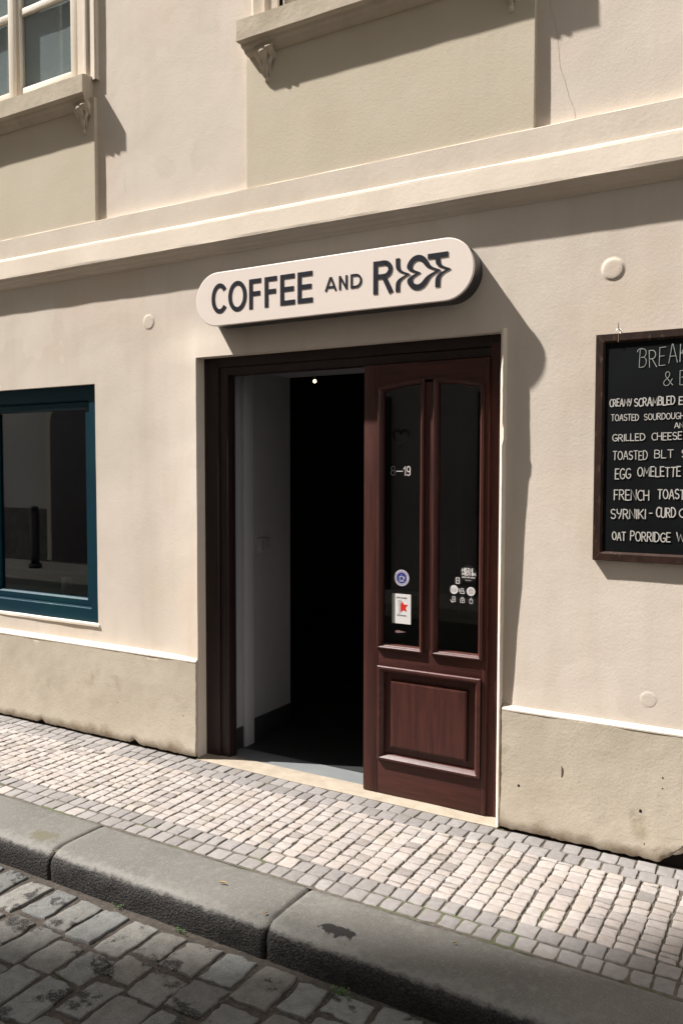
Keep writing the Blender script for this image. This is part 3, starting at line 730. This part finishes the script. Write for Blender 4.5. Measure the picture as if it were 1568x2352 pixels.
crack_dark = M('crack_shadow', (.1, .075, .055), 1)
for pts, y, wd in (([(-1.07, 3.72), (-1.066, 3.68), (-1.035, 3.561), (-1.024, 3.429), (-.984, 3.29), (-.955, 3.21), (-.95, 3.17)], None, .0006), ([(-3.6, 3.42), (-3.61, 3.36), (-3.6, 3.3)], None, .0005),
                   ([(-.52, .124), (-.496, .12), (-.455, .127), (-.40, .125)], 1, .0016), ([(-.62, .05), (-.57, .055), (-.53, .072), (-.49, .078)], 1, .001), ([(-.505, .045), (-.49, .06), (-.46, .085), (-.44, .11)], 1, .003)):
    b = MB(); crack(pts, y, wd); b.build('hairline_crack', crack_dark if y else crack_m, house)
spots(pr, [(-1.15, .218, .006), (-.619, .212, .007), (-.533, .371, .0035), (-.533, .326, .003), (-.6, .075, .003)])
spots(pl, [(-3.146, .236, .005), (-3.666, .24, .005)], M('filled_hole', (.28, .23, .17), 1))
b = MB(); b.poly([(-.957, .345), (-.95, .335), (-.9475, .316), (-.95, .3), (-.957, .289)], plinth_y(-.953, .316)-.001, .02); b.build('plaster_chip', M('chip_shadow', (.1, .06, .045), 1), pr)

# ------------------------------------------------------------------ illuminated-style shop sign
SX0, SX1, SZ0, SZ1 = -2.965, -1.362, 2.432, 2.718
SY = W-.12
sign = thing('shop_sign', 'long white pill-shaped sign reading COFFEE AND RIOT above the doorway', 'sign', (-2.16, W, 2.575))
def stadium(d=0):
    r = (SZ1-SZ0)/2-d; cz = (SZ0+SZ1)/2
    return [(SX1-d-r+r*math.cos(math.radians(-90+180*k/28)), cz+r*math.sin(math.radians(-90+180*k/28))) for k in range(29)]+[(SX0+d+r+r*math.cos(math.radians(90+180*k/28)), cz+r*math.sin(math.radians(90+180*k/28))) for k in range(29)]
b = MB(); r_ = sweep(b, stadium(), [(.004, SY+.012), (0, SY+.011), (0, SY+.003), (.001, SY+.001), (.004, SY)]); b.face(r_[-1]); b.face(r_[0][::-1]); b.build('sign_face', sign_face, sign)
b = MB(); r_ = sweep(b, stadium(.004), [(0, SY+.0121), (0, SY+.06), (.0, SY+.0605), (.003, SY+.0625), (.003, SY+.0645), (0, SY+.067), (0, W+.02)]); b.build('sign_casing', sign_black, sign)
b = MB(); ly = SY-.0013; sw = .0235
def S(pts, wd=sw, warp=False, k=[0]):
    k[0] += 1
    n0 = len(b.v); ribbon(b, pts, wd, ly-k[0]*.00003)
    if warp:                                                 # the letters are pulled sideways at half height
        for i in range(n0, len(b.v)):
            x, y, z = b.v[i]; b.v[i] = (x+.053*math.exp(-(abs((z-2.5)/.155-.485)/.1)**1.4), y, z)
zb, zt = 2.5, 2.655; h2 = sw/2
S(arc(-2.803, 2.5775, .044, .0685, 38, 322, 24)); S(arc(-2.6845, 2.5775, .049, .0685, 90, 450, 36))
for x in (-2.608, -2.509):
    S([(x+h2, zb), (x+h2, zt)]); S([(x+sw*.9, zt-h2), (x+.077, zt-h2)]); S([(x+sw*.9, 2.579), (x+.071, 2.579)])
for x in (-2.411, -2.305):
    S([(x+h2, zb), (x+h2, zt)]); S([(x+sw*.9, zt-h2), (x+.088, zt-h2)]); S([(x+sw*.9, 2.58), (x+.083, 2.58)]); S([(x+sw*.9, zb+h2), (x+.09, zb+h2)])
b.build('sign_word', letter_m, sign); b = MB(); w2 = .0105
S([(-2.139, 2.543), (-2.111, 2.61)], w2); S([(-2.109, 2.61), (-2.081, 2.543)], w2); S([(-2.128, 2.562), (-2.092, 2.562)], w2*.9)
S([(-2.0575, 2.543), (-2.0575, 2.61)], w2); S([(-2.0575, 2.607), (-2.0205, 2.546)], w2); S([(-2.0205, 2.543), (-2.0205, 2.61)], w2)
S([(-1.992, 2.543), (-1.992, 2.61)], w2); S([(-1.992, 2.6048), (-1.972, 2.6048)]+arc(-1.968, 2.5765, .028, .0283, 90, -90, 14)+[(-1.992, 2.5482)], w2)
b.build('sign_word', letter_m, sign); b = MB()
S([(-1.872+h2, zb), (-1.872+h2, zt)]); S([(-1.855, zt-h2), (-1.815, zt-h2)]+arc(-1.815, 2.612, .034, .0315, 90, -90, 14)+[(-1.855, 2.5805)], sw*.95); S([(-1.815, 2.578), (-1.776, zb)], sw)
S(dens([(-1.742, zb), (-1.742, zt)], 70), sw*.9, True)
S([p for p in arc(-1.6385, 2.5775, .0505, .0675, 90, 450, 150)], sw*1.08, True)
S([(-1.588, zt-h2), (-1.487, zt-h2)]); S(dens([(-1.538, zb), (-1.538, zt-sw*.9)], 70), sw, True)
b.build('sign_word', letter_m, sign)

# ------------------------------------------------------------------ chalkboard
BX0, BX1, BZ0, BZ1 = -.841, -.16, 1.27, 2.237; BY = W-.032
cb = thing('chalkboard', 'black menu board with white handwriting in a worn wooden frame, right of the doorway', 'chalkboard', (-.745, W, 2.25))
b = MB(); sweep(b, rect(BX0, BX1, BZ0, BZ1), [(0, W-.003), (0, BY+.002), (.002, BY), (.03, BY), (.036, BY+.003), (.039, BY+.009), (.039, BY+.018)])
b.build('board_frame', board_wood, cb)
b = MB(); b.box(BX0+.03, BX1-.03, BY+.009, BY+.02, BZ0+.03, BZ1-.03); b.build('slate', slate_m, cb)
mitre_m = M('mitre_line', (.12, .07, .045), .9)
for (sx, sz) in ((1, 1), (1, -1), (-1, 1), (-1, -1)):       # mitre joints
    px = BX0 if sx > 0 else BX1; pz = BZ0 if sz > 0 else BZ1
    b = MB(); ribbon(b, [(px+sx*.002, pz+sz*.002), (px+sx*.036, pz+sz*.036)], .0016, BY-.0004, .001); b.build('mitre_joint', mitre_m, cb)
ty = BY+.0075; b = MB(); zl = None
for i, (txt, a, c, z, h, wd, cap_) in enumerate([
    ('CREAMY', -.78, -.692, 1.93, .03, .0052, 1), ('SCRAMBLED', -.679, -.521, 1.928, .0325, .0058, 1), ('EGGS', -.504, -.43, 1.928, .03, .0055, 1),
    ('TOASTED', -.773, -.662, 1.868, .026, .0042, 1), ('SOURDOUGH', -.639, -.484, 1.869, .025, .004, 1), ('AND', -.52, -.467, 1.833, .02, .004, 1),
    ('GRILLED', -.766, -.635, 1.783, .028, .0047, 1), ('CHEESE', -.607, -.491, 1.784, .029, .0047, 1),
    ('TOASTED', -.763, -.624, 1.703, .036, .0045, 1), ('BLT', -.595, -.522, 1.71, .032, .0045, 1), ('S', -.489, -.466, 1.712, .032, .0045, 1),
    ('EGG', -.752, -.69, 1.623, .042, .0055, 1), ('OMELETTE', -.661, -.493, 1.632, .038, .0055, 1),
    ('FRENCH', -.755, -.615, 1.533, .042, .0055, 1), ('TOAST', -.579, -.476, 1.54, .037, .0058, 1),
    ('SYRNIKI', -.767, -.626, 1.453, .039, .0056, 1), ('-', -.611, -.6, 1.462, .033, .0052, 1), ('CURD', -.583, -.509, 1.463, .039, .0058, 1), ('C', -.494, -.472, 1.466, .034, .0056, 1),
    ('OAT', -.76, -.706, 1.36, .034, .0054, 1), ('PORRIDGE', -.685, -.527, 1.36, .038, .0054, 1), ('W', -.502, -.472, 1.364, .036, .0054, 1)]):
    b = MB(); write(b, txt, a, c, z, h, wd*.74, ty-i*.00004, jit=.05, cap=cap_, slope=.008, seed=i+3); b.build('menu_word', chalk_m, cb)
b = MB()
write(b, 'BREAKFAST', -.662, -.32, 2.09, .075, .0026, ty, jit=.09, cap=1, slope=.04, seed=44, gap=.22)
ribbon(b, arc(-.655, 2.155, .016, .012, 190, 80, 6), .0026, ty-.0004); b.build('title_word', chalk_thin, cb); b = MB(); write(b, '&', -.568, -.53, 2.008, .058, .0024, ty, jit=.02, seed=4); b.build('title_word', chalk_thin, cb); b = MB(); write(b, 'B', -.503, -.47, 2.008, .058, .0024, ty, seed=9)
b.build('title_word', chalk_thin, cb)
b = MB(); b.box(-.7495, -.7475, BY-.0012, BY+.003, 2.2, 2.238); b.build('frame_scratch', M('scratch_wood', (.3, .2, .12), .9), cb)
# the hook it hangs from
def tube(b, pts, r, n=8):
    rows = []
    for i, p in enumerate(pts):
        p = Vector(p); d = (Vector(pts[min(i+1, len(pts)-1)])-Vector(pts[max(i-1, 0)])).normalized()
        u = d.orthogonal().normalized() if abs(d.z) < .9 else Vector((1, 0, 0)); u = (u-d*u.dot(d)).normalized(); v = d.cross(u)
        rows.append([b.vert(p+r*(u*math.cos(2*math.pi*k/n)+v*math.sin(2*math.pi*k/n))) for k in range(n)])
    for a, c in zip(rows, rows[1:]):
        for k in range(n): b.face((a[k], a[(k+1) % n], c[(k+1) % n], c[k]))
    b.face(rows[0][::-1]); b.face(rows[-1])
b = MB(); tube(b, [(-.75, W+.02, 2.258), (-.75, W-.02, 2.256), (-.75, W-.026, 2.26), (-.75, W-.027, 2.282)], .0018)
hk = tag(b.build('wall_hook', iron, smooth=True), 'thin bent wire hook in the wall above the chalkboard corner', 'hook')
b = MB(); tube(b, [(-.75+.011*math.cos(a), W-.02+.004*math.sin(a), 2.247+.011*math.sin(a)) for a in [2*math.pi*k/16 for k in range(17)]], .0014)
b.build('hanging_ring', steel, cb, smooth=True)

# ------------------------------------------------------------------ stickers on the door glass
sy = LY+.0192
st = thing('opening_hours', 'white 8–19 opening hours lettering on the left door glass', 'lettering', (-1.8, sy, 1.65))
b = MB(); write(b, '8', -1.857, -1.832, 1.633, .045, .0035, sy-.001); b.build('faded_digit', vinyl_grey, st)
b = MB(); ribbon(b, [(-1.827, 1.653), (-1.79, 1.653)], .0035, sy-.001); write(b, '19', -1.786, -1.75, 1.632, .045, .0042, sy-.001, gap=.12); b.build('digits', vinyl_white, st)
b = MB()
hp = []
for k in range(41):
    t = 2*math.pi*k/40; hp.append((-1.803+.0026*16*math.sin(t)**3, 1.823+.0028*(13*math.cos(t)-5*math.cos(2*t)-2*math.cos(3*t)-math.cos(4*t))))
ribbon(b, hp, .012, sy-.001); tag(b.build('heart_decal', M('matt_black', (.011, .011, .012), .9, spec=0)), 'faint dark heart outline on the left door glass above the hours', 'sticker')
# round blue cup sticker
st = thing('cup_sticker', 'round blue sticker with a white cup and pale rim on the left door glass', 'sticker', (-1.794, sy, 1.119))
b = MB(); disc(b, -1.794, 1.119, .041, sy-.001, n=40); b.build('rim', M('pale_rim', (.55, .5, .55), .5), st)
b = MB(); disc(b, -1.794, 1.119, .0285, sy-.0013, n=36); b.build('blue_disc', vinyl_blue, st)
b = MB()
for k in range(34):                                          # ring of tiny lettering
    if k in (0, 1, 16, 17, 18, 33): continue
    a = 2*math.pi*k/34; c = (-1.794+.0348*math.cos(a), 1.119+.0348*math.sin(a)); d = (math.cos(a)*.0028, math.sin(a)*.0028)
    ribbon(b, [(c[0]-d[0], c[1]-d[1]), (c[0]+d[0]*(.6 if k % 3 else 1), c[1]+d[1]*(.6 if k % 3 else 1))], .0022, sy-.0014)
b.build('rim_lettering', vinyl_blue, st)
def cup(b, x, z, s, y, wd):
    ribbon(b, [(x-.9*s, z+.6*s), (x-.9*s, z-.3*s)]+arc(x-.3*s, z-.3*s, .6*s, .5*s, 180, 270, 6)+arc(x+.1*s, z-.3*s, .6*s, .5*s, 270, 360, 6)+[(x+.7*s, z+.6*s), (x-.9*s, z+.6*s)], wd, y)
    ribbon(b, arc(x+.75*s, z+.2*s, .4*s, .35*s, 90, -90, 8), wd, y-.00004)
    ribbon(b, [(x-.25*s, z+.85*s), (x-.1*s, z+1.1*s), (x-.25*s, z+1.35*s)], wd*.8, y-.00006)
b = MB(); cup(b, -1.793, 1.117, .0135, sy-.0014, .0024); ribbon(b, [(-1.808, 1.102), (-1.78, 1.102)], .002, sy-.0015); b.build('cup_mark', vinyl_white, st)
# restaurant card
st = thing('award_card', 'white card with a red star and a fork on the left door glass', 'card', (-1.794, sy, .96))
b = MB(); b.poly(rect(-1.846, -1.742, .888, 1.038), sy-.002, sy-.001); b.build('card_sheet', card_m, st)
b = MB(); b.poly(rect(-1.846, -1.829, .888, 1.038), sy-.0024, sy-.002); b.build('card_margin', M('card_margin', (.4, .41, .37), .6), st)
def star(x, z, r, k=.45, rot=0, n=5): return [(x+(r if q % 2 == 0 else r*k)*math.sin(math.pi*q/n+rot), z+(r if q % 2 == 0 else r*k)*math.cos(math.pi*q/n+rot)) for q in range(2*n)]
b = MB(); b.poly(star(-1.786, .972, .031, .5, -.16), sy-.0024, sy-.002); b.build('red_star', vinyl_red, st)
b = MB(); b.poly(rect(-1.8135, -1.7985, .94, 1.012), sy-.0028, sy-.0024); b.build('fork_ground', card_m, st)
b = MB()
for q in range(4): ribbon(b, [(-1.812+q*.004, .99), (-1.812+q*.004, 1.007)], .0013, sy-.003-q*.00002)
ribbon(b, arc(-1.806, .99, .006, .008, 180, 360, 8), .0018, sy-.0031); ribbon(b, [(-1.808, .982), (-1.808, .945)], .0012, sy-.00315); ribbon(b, [(-1.803, .982), (-1.803, .945)], .0012, sy-.0032)
b.build('fork', ink_m, st)
b = MB(); write(b, 'COFFEE AND RIOT', -1.824, -1.766, 1.0165, .0062, .0009, sy-.0026, cap=0)
write(b, 'RECOMMENDED', -1.818, -1.768, .928, .005, .0009, sy-.0026, cap=0)
b.build('card_print', ink_m, st)
b = MB(); b.poly([(-1.828, .841), (-1.826, .851), (-1.808, .853), (-1.79, .849), (-1.768, .848), (-1.785, .844), (-1.797, .842), (-1.812, .839)], sy-.002, sy-.001); tag(b.build('torn_sticker', M('sticker_rest', (.2, .13, .12), .6)), 'small torn sticker remnant below the award card', 'sticker')
# decals on the right pane
st = thing('locals_sticker', 'black round sticker with white MÍSTNÍ lettering on the right door glass', 'sticker', (-1.443, sy, 1.15))
b = MB(); disc(b, -1.44, 1.163, .042, sy-.001, n=40); b.build('black_disc', vinyl_black, st)
b = MB(); write(b, 'MÍSTNÍ', -1.473, -1.419, 1.171, .017, .0045, sy-.0014, cap=0); write(b, 'MÍSTNÍM', -1.471, -1.404, 1.154, .015, .0042, sy-.0014, cap=0, seed=2)
write(b, 'LOCALS FOR LOCALS', -1.472, -1.406, 1.142, .006, .0014, sy-.0014, cap=0); ribbon(b, [(-1.455, 1.131), (-1.426, 1.131)], .0015, sy-.0014)
b.build('white_lettering', vinyl_white, st)
def icon(name, label, x, z, kind):
    st = thing(name, label, 'decal', (x, sy, z), 'icon decals on the right door glass')
    b = MB(); white = kind in ('cup', 'cake'); disc(b, x, z, .0215, sy-.001, n=32); b.build('badge', vinyl_white if white else vinyl_black, st)
    b = MB(); y = sy-.0015; wd = .0028
    if kind == 'cup': cup(b, x, z-.002, .0095, y, .0013)
    elif kind == 'cake':
        for q in range(3): ribbon(b, [(x-.012, z-.01+q*.007), (x+.012, z-.01+q*.007)], .0014, y-q*.00003)
        ribbon(b, [(x-.012, z+.004), (x+.002, z+.013), (x+.012, z+.004)], .0013, y-.0001)
    elif kind == 'phone': ribbon(b, [(x-.008, z-.013), (x+.008, z-.013), (x+.008, z+.013), (x-.008, z+.013), (x-.008, z-.013)], wd*1.3, y); ribbon(b, [(x-.003, z+.003), (x, z-.002), (x+.003, z+.003)], .003, y-.0001)
    elif kind == 'hand': ribbon(b, [(x-.007, z-.011), (x+.007, z-.011), (x+.007, z+.012), (x-.007, z+.012), (x-.007, z-.011)], wd*.8, y); ribbon(b, [(x-.018, z-.002), (x-.013, z-.012), (x-.006, z-.017)], wd, y-.0001); ribbon(b, [(x, z-.005), (x, z+.006)], wd, y-.0002)
    elif kind == 'bread': ribbon(b, [(x-.007, z+.001), (x-.006, z+.011), (x+.006, z+.011), (x+.006, z+.001)], wd, y); ribbon(b, [(x-.009, z-.011), (x+.011, z-.011), (x+.009, z), (x-.009, z), (x-.009, z-.011)], wd, y-.0001); ribbon(b, [(x-.015, z+.012), (x-.014, z-.004)], wd, y-.0002)
    elif kind == 'bag': ribbon(b, [(x-.01, z-.012), (x+.01, z-.012), (x+.01, z+.005), (x-.01, z+.005), (x-.01, z-.012)], wd*.8, y); ribbon(b, [(x-.005, z+.006), (x-.004, z+.012), (x+.004, z+.012), (x+.005, z+.006)], wd*.8, y-.0001); disc(b, x, z-.003, .0035, y-.0002, n=10)
    else: ribbon(b, [(x-.008, z+.004), (x-.006, z-.013), (x+.006, z-.013), (x+.008, z+.004), (x-.008, z+.004)], wd*.8, y); ribbon(b, [(x-.005, z+.005), (x, z+.013), (x+.005, z+.005)], wd*.7, y-.0001)
    b.build('icon_mark', vinyl_grey if white else vinyl_white, st)
icon('phone_decal', 'small black decal with a white phone icon, alone above the icon rows', -1.494, 1.126, 'phone')
icon('cup_decal', 'white round decal with a cup icon in the upper icon row', -1.513, 1.081, 'cup')
icon('bread_decal', 'black decal with a white toast icon between the two white round decals', -1.471, 1.077, 'bread')
icon('cake_decal', 'white round decal with a cake slice icon at the right of the row', -1.4265, 1.078, 'cake')
icon('pay_decal', 'black decal with a hand holding a phone, below the white cup decal', -1.513, 1.034, 'hand')
icon('camera_decal', 'black decal with a white bag icon in the middle of the lowest row', -1.469, 1.034, 'bag')
icon('takeaway_decal', 'black decal with a white drinking cup icon below the cake decal', -1.425, 1.034, 'drink')
b = MB(); tube(b, [(-1.505, LY+.06, .955), (-1.506, LY+.06, 1.5), (-1.508, LY+.06, 1.975)], .0022, 6); tag(b.build('blind_cord', vinyl_grey, smooth=True), 'thin pale cord hanging behind the right door glass', 'cord')

# ------------------------------------------------------------------ inside
lm = thing('ceiling_lamp', 'small glowing lamp deep inside the dark room', 'lamp', (-3.5, 2.0, 2.37))
b = MB(); rows = [[b.vert((-3.5+.012*math.sin(math.pi*i/10)*math.cos(math.pi*k/8), 2+.012*math.sin(math.pi*i/10)*math.sin(math.pi*k/8), 2.37+.012*math.cos(math.pi*i/10))) for k in range(16)] for i in range(11)]
for a, c in zip(rows, rows[1:]):
    for k in range(16): b.face((a[k], a[(k+1) % 16], c[(k+1) % 16], c[k]))
b.build('bulb', lamp_m, lm, smooth=True)
b = MB(); tube(b, [(-3.5, 2, 2.385), (-3.5, 2, 2.42), (-3.5, 2, 2.9)], .006); b.build('lamp_cord', iron, lm, smooth=True)
sw_ = thing('light_switch', 'pale double switch plate on the passage wall left of the door opening', 'switch', (-2.948, .52, 1.2))
box('switch_plate', M('switch_plastic', (.34, .33, .35), .4), sw_, -2.95, -2.942, .46, .59, 1.155, 1.24, .003)
for yy in (.475, .53): box('rocker', M('rocker_plastic', (.28, .27, .29), .4), sw_, -2.943, -2.938, yy, yy+.045, 1.168, 1.227, .002)
jr = thing('candle_jar', 'small glass jar with pale rim on the ledge inside the teal window', 'jar', (-4.42, .28, .81))
b = MB(); tube(b, [(-4.42, .28, .811), (-4.42, .28, .9)], .033, 20); b.build('jar_body', jar_m, jr, smooth=True)
b = MB(); tube(b, [(-4.42, .28, .9), (-4.42, .28, .925)], .034, 20); b.build('jar_rim', M('jar_rim', (.5, .4, .25), .4), jr, smooth=True)

# ------------------------------------------------------------------ weeds, leaves, litter
def weed(x, y, z, s, n, label, seed):
    rr = random.Random(seed); b = MB()
    for k in range(n):
        a = rr.uniform(0, 6.28); r = s*rr.uniform(.1, .9); hx, hy, hz = x+r*math.cos(a)*1.3, y+r*math.sin(a)*.5, z+s*rr.uniform(.1, .6)
        tube(b, [(x+.2*(hx-x), y+.2*(hy-y), z), (hx, hy, hz)], s*.02, 4)
        l = s*rr.uniform(.16, .28); a2 = rr.uniform(0, 6.28); d = Vector((math.cos(a2), math.sin(a2), rr.uniform(-.2, .5))).normalized(); p = d.cross(Vector((0, 0, 1))).normalized()
        c = Vector((hx, hy, hz)); v = [b.vert(q) for q in (c-d*l*.5, c-d*l*.1+p*l*.34+Vector((0, 0, l*.1)), c+d*l*.5, c-d*l*.1-p*l*.34+Vector((0, 0, l*.1)))]
        b.face(v)
    tag(b.build('weed', weed_m), label, 'weed', 'weeds at the kerb foot')
weed(-2.43, -1.225, -.135, .03, 16, 'small green weed in the gutter below the damp-stained kerbstone', 1)
weed(-2.09, -1.235, -.135, .032, 18, 'tiny pale green weed at the foot of the sunlit middle kerbstone', 2)
weed(-1.36, -1.25, -.135, .042, 40, 'bushiest green weed, in the shaded gutter below the oil-stained kerbstone', 3)
weed(-2.27, -1.66, -.145, .035, 16, 'lone weed between road setts away from the kerb', 4)
weed(-1.1, -1.26, -.137, .03, 14, 'little dark weed at the foot of the shaded kerbstone right of the bushy weed', 5)
def dry(x, y, z, l, wd, rot, label, m=leaf_m):
    b = MB(); n = 8; rows = []
    for k in range(n+1):
        t = k/n-.5; hw = wd*math.cos(t*math.pi)*.5+.0004
        rows.append([b.vert((x+math.cos(rot)*t*l-math.sin(rot)*s*hw, y+math.sin(rot)*t*l+math.cos(rot)*s*hw, z+.004+.006*abs(s)*(1-4*t*t)+.005*t*t)) for s in (-1, 0, 1)])
    for a, c in zip(rows, rows[1:]):
        for k in range(2): b.face((a[k], a[k+1], c[k+1], c[k]))
    tag(b.build('fallen_leaf', m, smooth=True), label, 'leaf', 'dry leaves on the kerb')
dry(-2.02, -1.06, 0, .042, .008, .25, 'narrow dry yellow leaf lying on the sunlit middle kerbstone')
dry(-1.745, -1.155, -.003, .02, .009, 1.2, 'small yellow leaf at the right end of the sunlit middle kerbstone')
dry(-1.06, -.985, 0, .014, .008, .5, 'tiny yellow petal on the shaded kerbstone')
b = MB(); tube(b, [(-1.13, -1.345, -.118), (-1.105, -1.335, -.117), (-1.095, -1.331, -.117)], .004, 8); tag(b.build('cigarette_butt', butt_m, smooth=True), 'cigarette butt lying between the dark setts at the bottom edge', 'litter')

# ------------------------------------------------------------------ across the street (behind the camera: casts the shade, shows in the glass)
OY = -6.6; opp_pane = M('curtained_pane', (.16, .15, .14), .3, c2=(.1, .1, .1), scale=2)
def opposite(name, label, x0, x1, h, m):
    o = thing(name, label, 'building', ((x0+x1)/2, OY-4, 0))
    b = MB(); b.box(x0, x1, OY-9, OY, -.1, h); b.build('wall', m, o)
    b = MB(); b.prism([(OY+.25, h-.25), (OY+.25, h), (OY-.2, h), (OY-.2, h-.25)], x0, x1, 5); b.build('eaves', m, o)
    fl = int(h/3.6)
    for f in range(fl):
        z = 1.0+3.6*f
        k = x0+1.2
        while k < x1-1.6:
            if f == 0 and -18 < k < -9.3: k += 2.6; continue
            if f == 0 and int(k) % 3 == 0:
                fr_ = MB(); fr_.box(k, k+1.3, OY-.02, OY+.05, 0, 2.7); d_ = fr_.build('door', iron, o)
            else:
                fr_ = MB(); fr_.box(k-.08, k+1.18, OY-.02, OY+.06, z-.08, z+1.88); d_ = fr_.build('window', white_paint, o)
                g_ = MB(); g_.box(k, k+1.1, OY+.05, OY+.07, z, z+1.8); g_.build('pane', opp_pane, d_)
            k += 2.6
def street_door(o, x0, x1, h):
    b = MB(); b.poly([(x0-.14, 0), (x1+.14, 0), (x1+.14, h-.5)]+[((x0+x1)/2+((x1-x0)/2+.14)*math.cos(math.pi*k/12), h-.5+.64*math.sin(math.pi*k/12)) for k in range(1, 12)]+[(x0-.14, h-.5)], OY-.02, OY+.05)
    d = b.build('door', facade2, o)
    b = MB(); b.poly([(x0, 0), (x1, 0), (x1, h-.5)]+[((x0+x1)/2+(x1-x0)/2*math.cos(math.pi*k/12), h-.5+.5*math.sin(math.pi*k/12)) for k in range(1, 12)]+[(x0, h-.5)], OY+.051, OY+.07); b.build('door_leaf', wood_dark, d)
    b = MB(); b.box(x0-3, x0-.15, OY-.02, OY+.06, -.1, .95); b.build('base_course', far_road, o)
H1 = 3.65*(-OY-1.78); H2 = 3.65*(-OY-.68); XE = -1.75-2.55*(-OY-1.2)
opposite('neighbour_building', 'beige terraced house across the street, mirrored in the shop window', -45, XE, H1, facade2)
opposite('tall_building', 'taller grey terraced house across the street that shades the kerb', XE, 12, H2, facade3)
tb = bpy.data.objects['tall_building']; street_door(tb, -12.2, -10.8, 3.0); street_door(tb, -15.2, -14.0, 2.9)
bo = thing('street_bollard', 'dark tapered iron bollard across the street, mirrored in the teal window', 'bollard', (-11.7, -5.75, -.03))
b = MB(); tube(b, [(-11.7, -5.75, -.03), (-11.7, -5.75, .05)], .11, 16); tube(b, [(-11.7, -5.75, .05), (-11.7, -5.75, .2), (-11.7, -5.75, .95)], .075, 16); b.build('post', iron, bo, smooth=True)
b = MB(); tube(b, [(-11.7, -5.75, .951), (-11.7, -5.75, 1.0), (-11.7, -5.75, 1.04)], .06, 16); b.build('knob', iron, bo, smooth=True)
